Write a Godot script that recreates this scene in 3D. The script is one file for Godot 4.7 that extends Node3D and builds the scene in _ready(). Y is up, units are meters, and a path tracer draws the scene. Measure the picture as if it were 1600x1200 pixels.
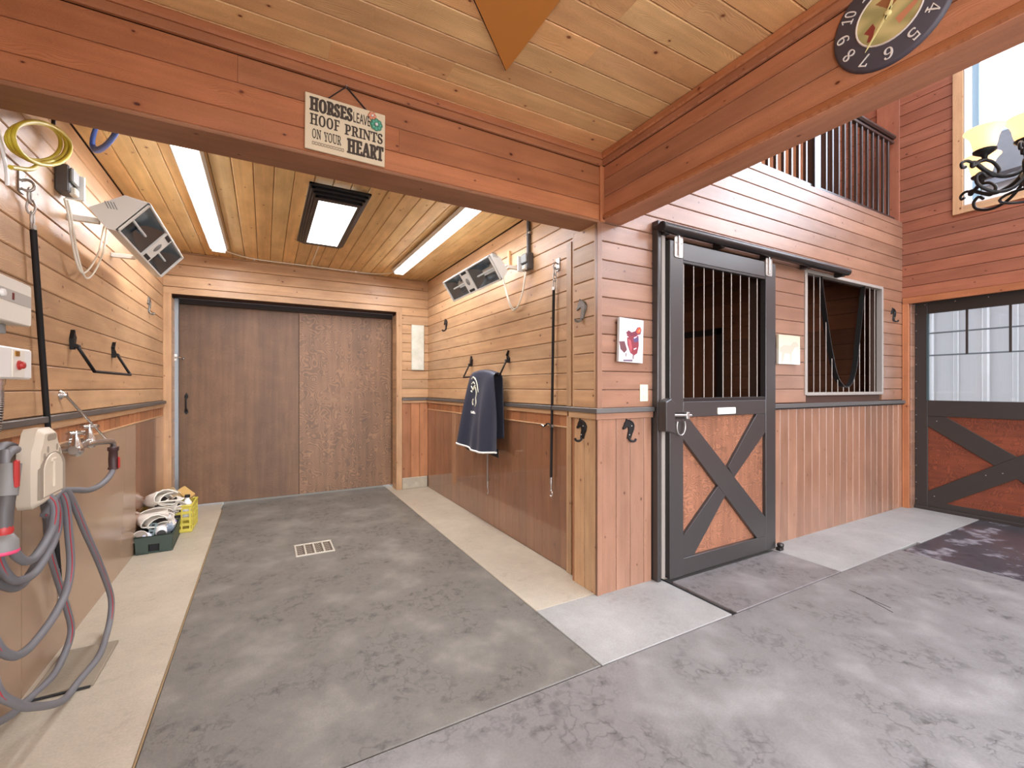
extends Node3D
# Barn interior: wash bay on the left, stall front on the right, atrium window beyond.
const LW := -0.935    # bay left wall face (x)
const RW := 1.965     # bay right wall face (x)
const EP := 1.90      # face of the post that ends the bay's right wall (x)
const ST := -2.265    # stall wall face (z)
const BW := -5.9      # bay back wall face (z)
const RR := 6.35      # right wall face (x)
const ROW := 0.1225   # cover of a horizontal board
const RAIL := 1.222   # top of the chair rail
const CB := 2.82      # bay ceiling
const CF := 2.88      # foyer ceiling
var FR := Basis(Vector3(0, 0, 1), Vector3.UP, Vector3(-1, 0, 0))   # a surface that faces -x
var FL := Basis(Vector3(0, 0, -1), Vector3.UP, Vector3(1, 0, 0))   # a surface that faces +x
var rng := RandomNumberGenerator.new()
var used := {}
var M := {}

# ---------------------------------------------------------------- mesh builder
class MB:
	var v := PackedVector3Array()
	var n := PackedVector3Array()
	var t := PackedVector2Array()
	var xf := Transform3D()
	var uo := Vector2.ZERO
	func tri(a: Vector3, b: Vector3, c: Vector3, na: Vector3, nb: Vector3, nc: Vector3, ta := Vector2.ZERO, tb := Vector2.ZERO, tc := Vector2.ZERO) -> void:
		var x := xf
		a = x * a; b = x * b; c = x * c
		na = (x.basis * na).normalized(); nb = (x.basis * nb).normalized(); nc = (x.basis * nc).normalized()
		if (b - a).cross(c - a).dot(na + nb + nc) > 0.0:
			v.append_array([a, c, b]); n.append_array([na, nc, nb]); t.append_array([ta + uo, tc + uo, tb + uo])
		else:
			v.append_array([a, b, c]); n.append_array([na, nb, nc]); t.append_array([ta + uo, tb + uo, tc + uo])
	func face(p: Array, out: Vector3, uv: Array = []) -> void:
		var nn: Vector3 = (p[1] - p[0]).cross(p[2] - p[0]).normalized()
		if nn.length() < 0.5: nn = out
		if nn.dot(out) < 0.0: nn = -nn
		if uv.is_empty():
			for q in p: uv.append(Vector2(q.x + q.z, q.y))
		for i in range(1, p.size() - 1):
			tri(p[0], p[i], p[i + 1], nn, nn, nn, uv[0], uv[i], uv[i + 1])
	# a box with chamfered edges; texture u runs along the longest side
	func box(c: Vector3, s: Vector3, bev := 0.002, b := Basis(), rep := 3.2) -> void:
		var h := s * 0.5
		bev = minf(bev, minf(h.x, minf(h.y, h.z)) * 0.9)
		var la := 0 if s.x >= s.y and s.x >= s.z else (1 if s.y >= s.z else 2)
		var o1 := (la + 1) % 3
		var o2 := (la + 2) % 3
		var uvf := func(p: Vector3) -> Vector2: return Vector2(p[la] / rep, p[o1] + p[o2])
		var put := func(ps: Array, out: Vector3) -> void:
			var q := []
			var uv := []
			for p in ps:
				q.append(c + b * p); uv.append(uvf.call(p))
			face(q, b * out, uv)
		for a in 3:
			var a1 := (a + 1) % 3
			var a2 := (a + 2) % 3
			for sg in [-1.0, 1.0]:
				var ps := []
				for k in [[-1, -1], [1, -1], [1, 1], [-1, 1]]:
					var p := Vector3.ZERO
					p[a] = sg * h[a]; p[a1] = k[0] * (h[a1] - bev); p[a2] = k[1] * (h[a2] - bev)
					ps.append(p)
				var out := Vector3.ZERO
				out[a] = sg
				put.call(ps, out)
			if bev <= 0.0: continue
			for sg in [-1.0, 1.0]:
				for sh in [-1.0, 1.0]:   # edges along a2, between faces a and a1
					var ps := []
					for k in [[0, -1], [0, 1], [1, 1], [1, -1]]:
						var p := Vector3.ZERO
						p[a] = sg * (h[a] - (bev if k[0] else 0.0)); p[a1] = sh * (h[a1] - (0.0 if k[0] else bev)); p[a2] = k[1] * (h[a2] - bev)
						ps.append(p)
					var out := Vector3.ZERO
					out[a] = sg; out[a1] = sh
					put.call(ps, out)
		if bev > 0.0:
			for k in 8:
				var d := Vector3(1 if k & 1 else -1, 1 if k & 2 else -1, 1 if k & 4 else -1)
				var ps := []
				for a in 3:
					var p := (h - Vector3.ONE * bev) * d
					p[a] = h[a] * d[a]
					ps.append(p)
				put.call(ps, d)
	# a board: back at z 0, front at z th, chamfered along its long front edges
	func board(l0: float, l1: float, w0: float, w1: float, th: float, bev: float, ur: float, strip: int, upright := false) -> void:
		var prof := [Vector2(w0, 0), Vector2(w0, th - bev), Vector2(w0 + bev, th), Vector2(w1 - bev, th), Vector2(w1, th - bev), Vector2(w1, 0)]
		var outs := [Vector3(0, -1, 0), Vector3(0, -1, 1), Vector3(0, 0, 1), Vector3(0, 1, 1), Vector3(0, 1, 0), Vector3(0, 0, -1)]
		var vv := func(k: float) -> float: return (strip + 0.03 + 0.94 * clampf((k - w0) / maxf(w1 - w0, 0.06), 0, 1)) / 8.0
		for i in 6:
			var p: Vector2 = prof[i]
			var q: Vector2 = prof[(i + 1) % 6]
			var o: Vector3 = outs[i]
			var ps := [Vector3(l0, p.x, p.y), Vector3(l1, p.x, p.y), Vector3(l1, q.x, q.y), Vector3(l0, q.x, q.y)]
			if upright:
				for k in 4: ps[k] = Vector3(ps[k].y, ps[k].x, ps[k].z)
				o = Vector3(o.y, o.x, o.z)
			face(ps, o, [Vector2(l0 / 3.2 + ur, vv.call(p.x)), Vector2(l1 / 3.2 + ur, vv.call(p.x)), Vector2(l1 / 3.2 + ur, vv.call(q.x)), Vector2(l0 / 3.2 + ur, vv.call(q.x))])
		for e in [l0, l1]:
			var ps := []
			var uv := []
			for p in prof:
				ps.append(Vector3(p.x, e, p.y) if upright else Vector3(e, p.x, p.y)); uv.append(Vector2(e / 3.2 + ur, vv.call(p.x)))
			var o := Vector3(0, 1, 0) if upright else Vector3(1, 0, 0)
			face(ps, o if e == l1 else -o, uv)
	# polygon in the xy plane pushed from z0 to z1, front edge rounded off by bev
	func prism(poly: PackedVector2Array, z0: float, z1: float, bev := 0.0, smooth := false) -> void:
		if Geometry2D.is_polygon_clockwise(poly): poly.reverse()
		var m := poly.size()
		var nrm := PackedVector2Array()
		var inn := PackedVector2Array()
		for i in m:
			var e0: Vector2 = (poly[i] - poly[(i + m - 1) % m]).normalized()
			var e1: Vector2 = (poly[(i + 1) % m] - poly[i]).normalized()
			var k := (Vector2(e0.y, -e0.x) + Vector2(e1.y, -e1.x)).normalized()
			nrm.append(k)
			inn.append(poly[i] - k * bev / maxf(0.45, k.dot(Vector2(e1.y, -e1.x))))
		var ids := Geometry2D.triangulate_polygon(poly)
		for i in range(0, ids.size(), 3):
			var zf := [[poly, z0, Vector3(0, 0, -1)], [inn, z1, Vector3(0, 0, 1)]]
			for f in zf:
				var q: PackedVector2Array = f[0]
				var a := Vector3(q[ids[i]].x, q[ids[i]].y, f[1])
				var b := Vector3(q[ids[i + 1]].x, q[ids[i + 1]].y, f[1])
				var c := Vector3(q[ids[i + 2]].x, q[ids[i + 2]].y, f[1])
				tri(a, b, c, f[2], f[2], f[2], q[ids[i]], q[ids[i + 1]], q[ids[i + 2]])
		var s := signf(z1 - z0)
		for i in m:
			var j := (i + 1) % m
			var e: Vector2 = (poly[j] - poly[i]).normalized()
			var fl := Vector3(e.y, -e.x, 0)
			var na := Vector3(nrm[i].x, nrm[i].y, 0) if smooth else fl
			var nb := Vector3(nrm[j].x, nrm[j].y, 0) if smooth else fl
			var z2 := z1 - s * bev
			quad(Vector3(poly[i].x, poly[i].y, z0), Vector3(poly[j].x, poly[j].y, z0), Vector3(poly[j].x, poly[j].y, z2), Vector3(poly[i].x, poly[i].y, z2), na, nb, nb, na)
			if bev > 0.0:
				var u := Vector3(0, 0, s)
				quad(Vector3(poly[i].x, poly[i].y, z2), Vector3(poly[j].x, poly[j].y, z2), Vector3(inn[j].x, inn[j].y, z1), Vector3(inn[i].x, inn[i].y, z1), na + u * 0.6, nb + u * 0.6, nb + u, na + u)
	func quad(a: Vector3, b: Vector3, c: Vector3, d: Vector3, na: Vector3, nb: Vector3, nc: Vector3, nd: Vector3, ua := Vector2.ZERO, ub := Vector2(1, 0), uc := Vector2(1, 1), ud := Vector2(0, 1)) -> void:
		tri(a, b, c, na, nb, nc, ua, ub, uc)
		tri(a, c, d, na, nc, nd, ua, uc, ud)
	# a round or flattened rod along points
	func tube(p: Array, r: float, sides := 8, closed := false, flat := 1.0, r2 := -1.0) -> void:
		var m := p.size()
		var rings := []
		var norms := []
		var up := Vector3.UP
		var t0: Vector3 = (p[1] - p[0]).normalized()
		if absf(t0.dot(up)) > 0.9: up = Vector3(1, 0, 0)
		var side := t0.cross(up).normalized()
		for i in m:
			var a: Vector3 = p[(i + m - 1) % m] if closed else p[maxi(i - 1, 0)]
			var b: Vector3 = p[(i + 1) % m] if closed else p[mini(i + 1, m - 1)]
			var tg: Vector3 = (b - a).normalized()
			side = (side - tg * side.dot(tg)).normalized()
			var bi := tg.cross(side)
			var rr := r if r2 < 0.0 else lerpf(r, r2, float(i) / (m - 1))
			var ring := []
			var nn := []
			for k in sides:
				var an := TAU * k / sides
				ring.append(p[i] + side * cos(an) * rr + bi * sin(an) * rr * flat)
				nn.append((side * cos(an) * flat + bi * sin(an)).normalized())
			rings.append(ring); norms.append(nn)
		var acc := 0.0
		for i in (m if closed else m - 1):
			var j := (i + 1) % m
			var len: float = (p[j] - p[i]).length()
			for k in sides:
				var l := (k + 1) % sides
				quad(rings[i][k], rings[j][k], rings[j][l], rings[i][l], norms[i][k], norms[j][k], norms[j][l], norms[i][l], Vector2(acc, float(k) / sides), Vector2(acc + len, float(k) / sides), Vector2(acc + len, float(k + 1) / sides), Vector2(acc, float(k + 1) / sides))
			acc += len
		if not closed:
			for e in [0, m - 1]:
				var o: Vector3 = (p[0] - p[1]) if e == 0 else (p[m - 1] - p[m - 2])
				face(rings[e], o)
	# profile of (radius, height) turned round the y axis
	func lathe(pr: Array, seg := 16, flute := 0, depth := 0.0) -> void:
		for i in pr.size() - 1:
			var a: Vector2 = pr[i]
			var b: Vector2 = pr[i + 1]
			if a.distance_to(b) < 1e-6: continue
			var d := (b - a).normalized()
			var da := d
			var db := d
			if i > 0 and (a - pr[i - 1]).length() > 1e-6:
				var e: Vector2 = (a - pr[i - 1]).normalized()
				if e.dot(d) > 0.5: da = (d + e).normalized()
			if i < pr.size() - 2 and (pr[i + 2] - b).length() > 1e-6:
				var e: Vector2 = (pr[i + 2] - b).normalized()
				if e.dot(d) > 0.5: db = (d + e).normalized()
			for k in seg:
				var a0 := TAU * k / seg
				var a1 := TAU * (k + 1) / seg
				var f0 := 1.0 + depth * cos(a0 * flute) if flute else 1.0
				var f1 := 1.0 + depth * cos(a1 * flute) if flute else 1.0
				var c0 := Vector3(cos(a0), 0, sin(a0))
				var c1 := Vector3(cos(a1), 0, sin(a1))
				var na0 := c0 * da.y + Vector3.UP * -da.x
				var na1 := c1 * da.y + Vector3.UP * -da.x
				var nb0 := c0 * db.y + Vector3.UP * -db.x
				var nb1 := c1 * db.y + Vector3.UP * -db.x
				quad(c0 * a.x * f0 + Vector3.UP * a.y, c1 * a.x * f1 + Vector3.UP * a.y, c1 * b.x * f1 + Vector3.UP * b.y, c0 * b.x * f0 + Vector3.UP * b.y, na0, na1, nb1, nb0, Vector2(float(k) / seg, a.y), Vector2(float(k + 1) / seg, a.y), Vector2(float(k + 1) / seg, b.y), Vector2(float(k) / seg, b.y))
	func ball(c: Vector3, r: Vector3, seg := 10) -> void:
		var old := xf
		xf = old * Transform3D(Basis.from_scale(r), c)
		var pr := []
		for i in seg + 1:
			var an := -PI / 2 + PI * i / seg
			pr.append(Vector2(cos(an), sin(an)))
		lathe(pr, seg + 4)
		xf = old
	# a smooth sheet with thickness over a grid of points
	func shell(g: Array, th: float) -> void:
		var rows := g.size()
		var cols: int = g[0].size()
		var nn := []
		for i in rows:
			var l := []
			for j in cols:
				var du: Vector3 = g[mini(i + 1, rows - 1)][j] - g[maxi(i - 1, 0)][j]
				var dv: Vector3 = g[i][mini(j + 1, cols - 1)] - g[i][maxi(j - 1, 0)]
				l.append(du.cross(dv).normalized())
			nn.append(l)
		for s in [0.5, -0.5]:
			for i in rows - 1:
				for j in cols - 1:
					var q := []
					for k in [[i, j], [i + 1, j], [i + 1, j + 1], [i, j + 1]]:
						q.append([g[k[0]][k[1]] + nn[k[0]][k[1]] * th * s, nn[k[0]][k[1]] * signf(s), Vector2(float(k[1]) / (cols - 1), 1.0 - float(k[0]) / (rows - 1))])
					quad(q[0][0], q[1][0], q[2][0], q[3][0], q[0][1], q[1][1], q[2][1], q[3][1], q[0][2], q[1][2], q[2][2], q[3][2])
		var rim := []
		for j in cols: rim.append([0, j])
		for i in range(1, rows): rim.append([i, cols - 1])
		for j in range(cols - 2, -1, -1): rim.append([rows - 1, j])
		for i in range(rows - 2, 0, -1): rim.append([i, 0])
		for k in rim.size():
			var a: Array = rim[k]
			var b: Array = rim[(k + 1) % rim.size()]
			var pa: Vector3 = g[a[0]][a[1]]
			var pb: Vector3 = g[b[0]][b[1]]
			var na: Vector3 = nn[a[0]][a[1]] * th * 0.5
			var nb: Vector3 = nn[b[0]][b[1]] * th * 0.5
			face([pa + na, pb + nb, pb - nb, pa - na], (pb - pa).cross(na))
	func mesh() -> ArrayMesh:
		var a := []
		a.resize(Mesh.ARRAY_MAX)
		a[Mesh.ARRAY_VERTEX] = v; a[Mesh.ARRAY_NORMAL] = n; a[Mesh.ARRAY_TEX_UV] = t
		var m := ArrayMesh.new()
		m.add_surface_from_arrays(Mesh.PRIMITIVE_TRIANGLES, a)
		return m

# ---------------------------------------------------------------- naming and tagging
func named(parent: Node, called: String) -> String:
	var key := str(parent.get_instance_id()) + called
	var k: int = used.get(key, 0)
	used[key] = k + 1
	return called if k == 0 else "%s_%03d" % [called, k]

func part(parent: Node, called: String, shape, mtl: Material, at := Transform3D()) -> MeshInstance3D:
	var o := MeshInstance3D.new()
	o.name = named(parent, called)
	o.mesh = shape.mesh() if shape is MB else shape
	o.material_override = mtl
	o.transform = at
	parent.add_child(o)
	return o

func tag(o: Node, label: String, category: String, group := "") -> Node:
	o.set_meta("label", label); o.set_meta("category", category)
	if group: o.set_meta("group", group)
	return o

func thing(called: String, label: String, category: String, at := Transform3D(), group := "") -> Node3D:
	var o := Node3D.new()
	o.name = named(self, called)
	o.transform = at
	add_child(o)
	tag(o, label, category, group)
	return o

func struct(called: String, shape, mtl: Material, label := "", at := Transform3D()) -> MeshInstance3D:
	var o := part(self, called, shape, mtl, at)
	o.set_meta("kind", "structure")
	if label: o.set_meta("label", label)
	return o

func copy(src: Node3D, label: String, at: Transform3D) -> Node3D:
	var o: Node3D = src.duplicate()
	o.name = named(self, String(src.name).rstrip("0123456789").trim_suffix("_"))
	add_child(o)
	o.transform = at
	o.set_meta("label", label)
	return o

func T(p: Vector3, b := Basis()) -> Transform3D:
	return Transform3D(b, p)

func bx(c: Vector3, s: Vector3, bev := 0.002, b := Basis()) -> MB:
	var m := MB.new()
	m.uo = Vector2(rng.randf(), rng.randf())
	m.box(c, s, bev, b)
	return m

func span(a: Vector3, b: Vector3, bev := 0.002) -> MB:   # a box between two corners
	return bx((a + b) * 0.5, (b - a).abs(), bev)

func rod(p: Array, r: float, sides := 8, closed := false, flat := 1.0) -> MB:
	var m := MB.new()
	m.tube(p, r, sides, closed, flat)
	return m

func curve(p: Array, per := 6, closed := false) -> Array:   # smooth points through p
	var out := []
	var m := p.size()
	for i in (m if closed else m - 1):
		var a: Vector3 = p[(i + m - 1) % m] if closed else p[maxi(i - 1, 0)]
		var b: Vector3 = p[i]
		var c: Vector3 = p[(i + 1) % m]
		var d: Vector3 = p[(i + 2) % m] if closed else p[mini(i + 2, m - 1)]
		for k in per:
			out.append(b.cubic_interpolate(c, a, d, float(k) / per))
	if not closed: out.append(p[m - 1])
	return out

func V(a: Array) -> Array:
	var out := []
	for i in range(0, a.size(), 3): out.append(Vector3(a[i], a[i + 1], a[i + 2]))
	return out

func P2(a: Array) -> PackedVector2Array:
	var out := PackedVector2Array()
	for i in range(0, a.size(), 2): out.append(Vector2(a[i], a[i + 1]))
	return out

func oval(c: Vector2, r: Vector2, k := 16) -> PackedVector2Array:
	var out := PackedVector2Array()
	for i in k: out.append(c + Vector2(cos(TAU * i / k), sin(TAU * i / k)) * r)
	return out

func round_rect(c: Vector2, s: Vector2, r: float, k := 3) -> PackedVector2Array:
	var out := PackedVector2Array()
	for q in 4:
		var sx := 1.0 if q == 0 or q == 3 else -1.0
		var sy := 1.0 if q < 2 else -1.0
		for i in k + 1:
			var an := PI / 2 * q + PI / 2 * i / k
			out.append(c + Vector2(sx * (s.x / 2 - r), sy * (s.y / 2 - r)) + Vector2(cos(an), sin(an)) * r)
	return out

func pris(poly: PackedVector2Array, z0: float, z1: float, bev := 0.0, smooth := false) -> MB:
	var m := MB.new()
	m.prism(poly, z0, z1, bev, smooth)
	return m

func turned(pr: Array, seg := 16, at := Transform3D()) -> MB:
	var m := MB.new()
	m.xf = at
	m.lathe(pr, seg)
	return m

# ---------------------------------------------------------------- materials
func mat(name: String, c: Color, rough := 0.6, metal := 0.0, spec := 0.5) -> StandardMaterial3D:
	if M.has(name): return M[name]
	var m := StandardMaterial3D.new()
	m.resource_name = name
	m.albedo_color = c
	m.roughness = rough
	m.metallic = metal
	m.metallic_specular = spec
	M[name] = m
	return m

func C(r: float, g: float, b: float) -> Color:
	return Color(r / 255.0, g / 255.0, b / 255.0)

func noise_bytes(w: int, h: int, freq: float, sd: int, oct := 3, type := FastNoiseLite.TYPE_SIMPLEX_SMOOTH) -> PackedByteArray:
	var f := FastNoiseLite.new()
	f.noise_type = type
	f.seed = sd
	f.frequency = freq
	f.fractal_octaves = oct
	return f.get_seamless_image(w, h, false, false, 0.12).get_data()

# Eight strips of stained pine, 3.2 m long and 125 mm wide, with growth lines, a few pith arches and knots.
func pine_image(sd: int) -> Image:
	var w := 1024
	var h := 1024
	var sh := 128
	var r := RandomNumberGenerator.new()
	r.seed = sd
	var fine := noise_bytes(w, h, 0.02, sd + 1, 3)
	var blot := noise_bytes(w, h, 0.006, sd + 2, 3)
	var out := PackedByteArray()
	out.resize(w * h * 3)
	for s in 8:
		var tone := r.randf_range(-0.035, 0.035)
		var pith := r.randf_range(-0.4, 1.4) * sh
		var freq := r.randf_range(0.16, 0.26)
		var ph := r.randf() * 40.0
		var knots := []
		var kx := r.randf_range(40, 240)
		while kx < w - 30:
			knots.append([kx, r.randf_range(18, sh - 18), r.randf_range(2.6, 6.0), r.randf_range(0.5, 1.0)])
			kx += r.randf_range(90, 330)
		var near := []
		near.resize(w)
		for x in w:
			var l := []
			for k in knots:
				if absf(x - k[0]) < 40.0: l.append(k)
			near[x] = l
		for y in sh:
			var row := (s * sh + y) * w
			for x in w:
				var i := row + x
				# stretch the fine noise along the grain
				var g := fine[(s * sh + y) * w + ((x >> 4) & 1023)] / 255.0 - 0.5
				var b := blot[i] / 255.0 - 0.5
				var d := absf(y - pith + b * 46.0 + 7.0 * sin(x * 0.0123 * ((s % 3) + 1) * 0.5 + ph))
				var knot := 0.0
				for k in near[x]:
					var dx: float = (x - k[0]) * 2.2
					var dy: float = y - k[1]
					var q: float = (dx * dx + dy * dy) / (k[2] * k[2])
					d += 9.0 * exp(-(dx * dx * 0.12 + dy * dy) / (k[2] * k[2]) * 0.12) * signf(dy + 0.01)
					if q < 14.0: knot = maxf(knot, k[3] * (clampf(1.6 - q * 0.8, 0.0, 1.0) + 0.30 * exp(-q * 0.22)))
				var ring := fposmod(d * freq + g * 0.8, 1.0)
				ring = ring * ring * ring
				var val := 0.90 + tone + g * 0.09 + b * 0.13 - ring * 0.14
				val = clampf(val, 0.2, 1.0)
				var kk := minf(knot, 1.0)
				var cr := lerpf(val, 0.40, kk)
				var cg := lerpf(val * (0.985 - ring * 0.07 + b * 0.03), 0.24, kk)
				var cb := lerpf(val * (0.97 - ring * 0.13 + b * 0.05), 0.16, kk)
				out[i * 3] = int(cr * 255.0); out[i * 3 + 1] = int(cg * 255.0); out[i * 3 + 2] = int(cb * 255.0)
	return Image.create_from_data(w, h, false, Image.FORMAT_RGB8, out)

func ply_image(sd: int, swirl: float, scuffs: Array) -> Image:   # painted plywood, the grain showing through
	var w := 384
	var h := 768
	var a := noise_bytes(w, h, 0.006, sd, 3)
	var b := noise_bytes(w, h, 0.05, sd + 3, 3)
	var c := noise_bytes(w, h, 0.012, sd + 5, 2)
	var out := PackedByteArray()
	out.resize(w * h * 3)
	for y in h:
		for x in w:
			var i := y * w + x
			var k := a[i] / 255.0
			var kk := a[(y >> 3) * w + x] / 255.0
			var line := pow(absf(sin(k * 46.0 + x * 0.012)), 4.0) * swirl
			var fine := b[(y >> 4) * w + x] / 255.0 - 0.5
			var val := 0.78 + line * 0.26 + fine * (0.10 + 0.1 * swirl) + (kk - 0.5) * 0.16 + (c[i] / 255.0 - 0.5) * 0.08
			var pale := 0.0
			for s in scuffs:
				var q: float = Vector2((x / float(w) - s[0]) / s[2], (y / float(h) - s[1]) / s[3]).length_squared()
				if q < 4.0: pale = maxf(pale, s[4] * exp(-q * 1.3) * clampf((b[i] / 255.0 - 0.35) * 3.5, 0.0, 1.0))
			val = clampf(val, 0.0, 1.0)
			var rr := lerpf(val, 1.0, pale)
			out[i * 3] = int(rr * 255.0); out[i * 3 + 1] = int(lerpf(val * 0.99, 1.0, pale) * 255.0); out[i * 3 + 2] = int(lerpf(val * 0.97, 1.0, pale) * 255.0)
	return Image.create_from_data(w, h, false, Image.FORMAT_RGB8, out)

func mottle_image(sd: int, base: Vector3, lo: Vector3, hi: Vector3, scuff: float, w := 768) -> Image:   # worn rubber, concrete
	var a := noise_bytes(w, w, 0.006, sd, 4)
	var b := noise_bytes(w, w, 0.03, sd + 1, 4)
	var c := noise_bytes(w, w, 0.030, sd + 2, 5, FastNoiseLite.TYPE_PERLIN)
	var d := noise_bytes(w, w, 0.22, sd + 3, 2)
	var out := PackedByteArray()
	out.resize(w * w * 3)
	for i in w * w:
		var x := i % w
		var y := i / w
		var la := a[i] / 255.0
		var md := b[i] / 255.0
		var line := c[i] / 255.0
		var fn := d[i] / 255.0 - 0.5
		var dirt := clampf((md - 0.52) * 2.6, 0.0, 1.0) * clampf((la - 0.38) * 3.0, 0.0, 1.0)
		var mark := clampf(1.0 - absf(line - 0.5) * 26.0, 0.0, 1.0) * clampf((la - 0.45) * 4.0, 0.0, 1.0)
		var t := clampf(dirt * 0.65 + mark * 0.5 * scuff, 0.0, 1.0)
		var pale := clampf((0.46 - la) * 3.0 + (0.45 - md) * 1.2, 0.0, 1.0)
		var col := base.lerp(lo, t).lerp(hi, pale * 0.7)
		col *= 1.0 + fn * 0.10 + (md - 0.5) * 0.10
		out[i * 3] = int(clampf(col.x, 0, 1) * 255.0); out[i * 3 + 1] = int(clampf(col.y, 0, 1) * 255.0); out[i * 3 + 2] = int(clampf(col.z, 0, 1) * 255.0)
	return Image.create_from_data(w, w, false, Image.FORMAT_RGB8, out)

func tex(im: Image) -> ImageTexture:
	return ImageTexture.create_from_image(im)

func bump_of(im: Image, k := 4.0) -> ImageTexture:
	var b: Image = im.duplicate()
	b.convert(Image.FORMAT_L8)
	b.convert(Image.FORMAT_RGB8)
	b.bump_map_to_normal_map(k)
	return ImageTexture.create_from_image(b)

func textured(name: String, t: Texture2D, tint: Color, rough: float, nt: Texture2D = null, ns := 0.5, spec := 0.5) -> StandardMaterial3D:
	var m := mat(name, tint, rough, 0.0, spec)
	m.albedo_texture = t
	if nt:
		m.normal_enabled = true
		m.normal_texture = nt
		m.normal_scale = ns
	return m

func tiled(m: StandardMaterial3D, per_metre: float) -> StandardMaterial3D:
	m.uv1_triplanar = true
	m.uv1_world_triplanar = true
	m.uv1_scale = Vector3.ONE * per_metre
	return m

func stains(name: String, c: Color, rough: float, spread := 0.06, spec := 0.5) -> Array:   # four near tints of one stain
	var out := []
	for k in 4:
		var f: float = 1.0 + spread * [-1.0, 0.35, 1.0, -0.3][k]
		var g: float = 1.0 + spread * 0.4 * [0.6, -0.8, 0.3, -0.5][k]
		out.append(textured(name + " %d" % (k + 1), M.pine_tex, Color(clampf(c.r * f, 0, 1), clampf(c.g * f * g, 0, 1), clampf(c.b * f * g * g, 0, 1)), rough, M.pine_bump, 0.35, spec))
	return out

func paint(im: Image, pts: Array, c: Color) -> void:   # fill a polygon given in 0..1
	var w := im.get_width()
	var h := im.get_height()
	var poly := PackedVector2Array()
	var lo := Vector2(9, 9)
	var hi := Vector2(-9, -9)
	for i in range(0, pts.size(), 2):
		var p := Vector2(pts[i], pts[i + 1])
		poly.append(p); lo = lo.min(p); hi = hi.max(p)
	for y in range(maxi(0, int(lo.y * h)), mini(h, int(hi.y * h) + 1)):
		for x in range(maxi(0, int(lo.x * w)), mini(w, int(hi.x * w) + 1)):
			if Geometry2D.is_point_in_polygon(Vector2((x + 0.5) / w, (y + 0.5) / h), poly):
				im.set_pixel(x, y, im.get_pixel(x, y).lerp(Color(c, 1.0), c.a))

# ---------------------------------------------------------------- boards
# rows of boards on a wall's own axes: l along, w across; holes are [l0, l1, w0, w1]
func planks(parent: Node3D, called: String, l0: float, l1: float, w0: float, w1: float, step: float, mats: Array, holes := [], upright := false, th := 0.018, seams := 0.0, bev := 0.0045) -> void:
	var k := 0
	var w := w0
	while w < w1 - 0.012:
		var e := minf(w + step, w1)
		var segs := [[l0, l1]]
		for hole in holes:
			var a: float = hole[2]
			var b: float = hole[3]
			if minf(b, e) - maxf(a, w) < 0.35 * (e - w): continue
			var nx := []
			for s in segs:
				if hole[1] <= s[0] or hole[0] >= s[1]: nx.append(s); continue
				if hole[0] > s[0] + 0.01: nx.append([s[0], hole[0]])
				if hole[1] < s[1] - 0.01: nx.append([hole[1], s[1]])
			segs = nx
		for s in segs:
			var cuts := [s[0]]
			if seams > 0.0:
				var c: float = s[0] + rng.randf_range(0.4, 1.0) * seams
				while c < s[1] - 0.35:
					cuts.append(c)
					c += rng.randf_range(0.55, 1.1) * seams
			cuts.append(s[1])
			for i in cuts.size() - 1:
				var m := MB.new()
				m.board(cuts[i] + (0.0006 if i else 0.0), cuts[i + 1], w + 0.0016, e - 0.0016, th, bev, rng.randf(), rng.randi() % 8, upright)
				part(parent, called, m, mats[rng.randi() % mats.size()], T(Vector3(0, 0, -th)))
		w = e
		k += 1

func slab(rects: Array, z0: float, z1: float) -> MB:   # plain boxes in the wall's plane
	var m := MB.new()
	for r in rects: m.box(Vector3((r[0] + r[1]) / 2, (r[2] + r[3]) / 2, (z0 + z1) / 2), Vector3(r[1] - r[0], r[3] - r[2], absf(z1 - z0)), 0.0)
	return m

# ---------------------------------------------------------------- scene
func _ready() -> void:
	rng.seed = 20240611
	camera_and_sky()
	lights()
	make_materials()
	shell_of_room()
	floor_and_mats()
	beams()
	openings()
	stall_front()
	outside()
	bay_fittings()
	wash_corner()
	floor_crates()
	hooks_and_racks()
	pictures()
	clock()
	chandelier()

func camera_and_sky() -> void:
	var cam := Camera3D.new()
	cam.name = "camera"
	cam.projection = Camera3D.PROJECTION_FRUSTUM
	cam.near = 0.05
	cam.far = 200.0
	cam.size = 0.05 * 1200.0 / 695.0
	cam.frustum_offset = Vector2(0, 0.05 * 5.5 / 695.0)
	cam.position = Vector3(0, 1.36, 0)
	cam.rotation.y = -deg_to_rad(29.11)
	add_child(cam)
	var sky := ProceduralSkyMaterial.new()
	sky.sky_top_color = Color(0.86, 0.91, 1.0)
	sky.sky_horizon_color = Color(1.0, 1.0, 1.0)
	sky.ground_horizon_color = Color(0.75, 0.74, 0.72)
	sky.ground_bottom_color = Color(0.55, 0.53, 0.5)
	sky.sky_energy_multiplier = 2.6
	sky.ground_energy_multiplier = 1.0
	var env := Environment.new()
	env.background_mode = Environment.BG_SKY
	env.sky = Sky.new()
	env.sky.sky_material = sky
	env.tonemap_mode = Environment.TONE_MAPPER_LINEAR
	env.tonemap_exposure = 1.0
	env.sdfgi_enabled = true
	env.ssao_enabled = true
	env.ssil_enabled = true
	var we := WorldEnvironment.new()
	we.name = "world_environment"
	we.environment = env
	add_child(we)

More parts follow.
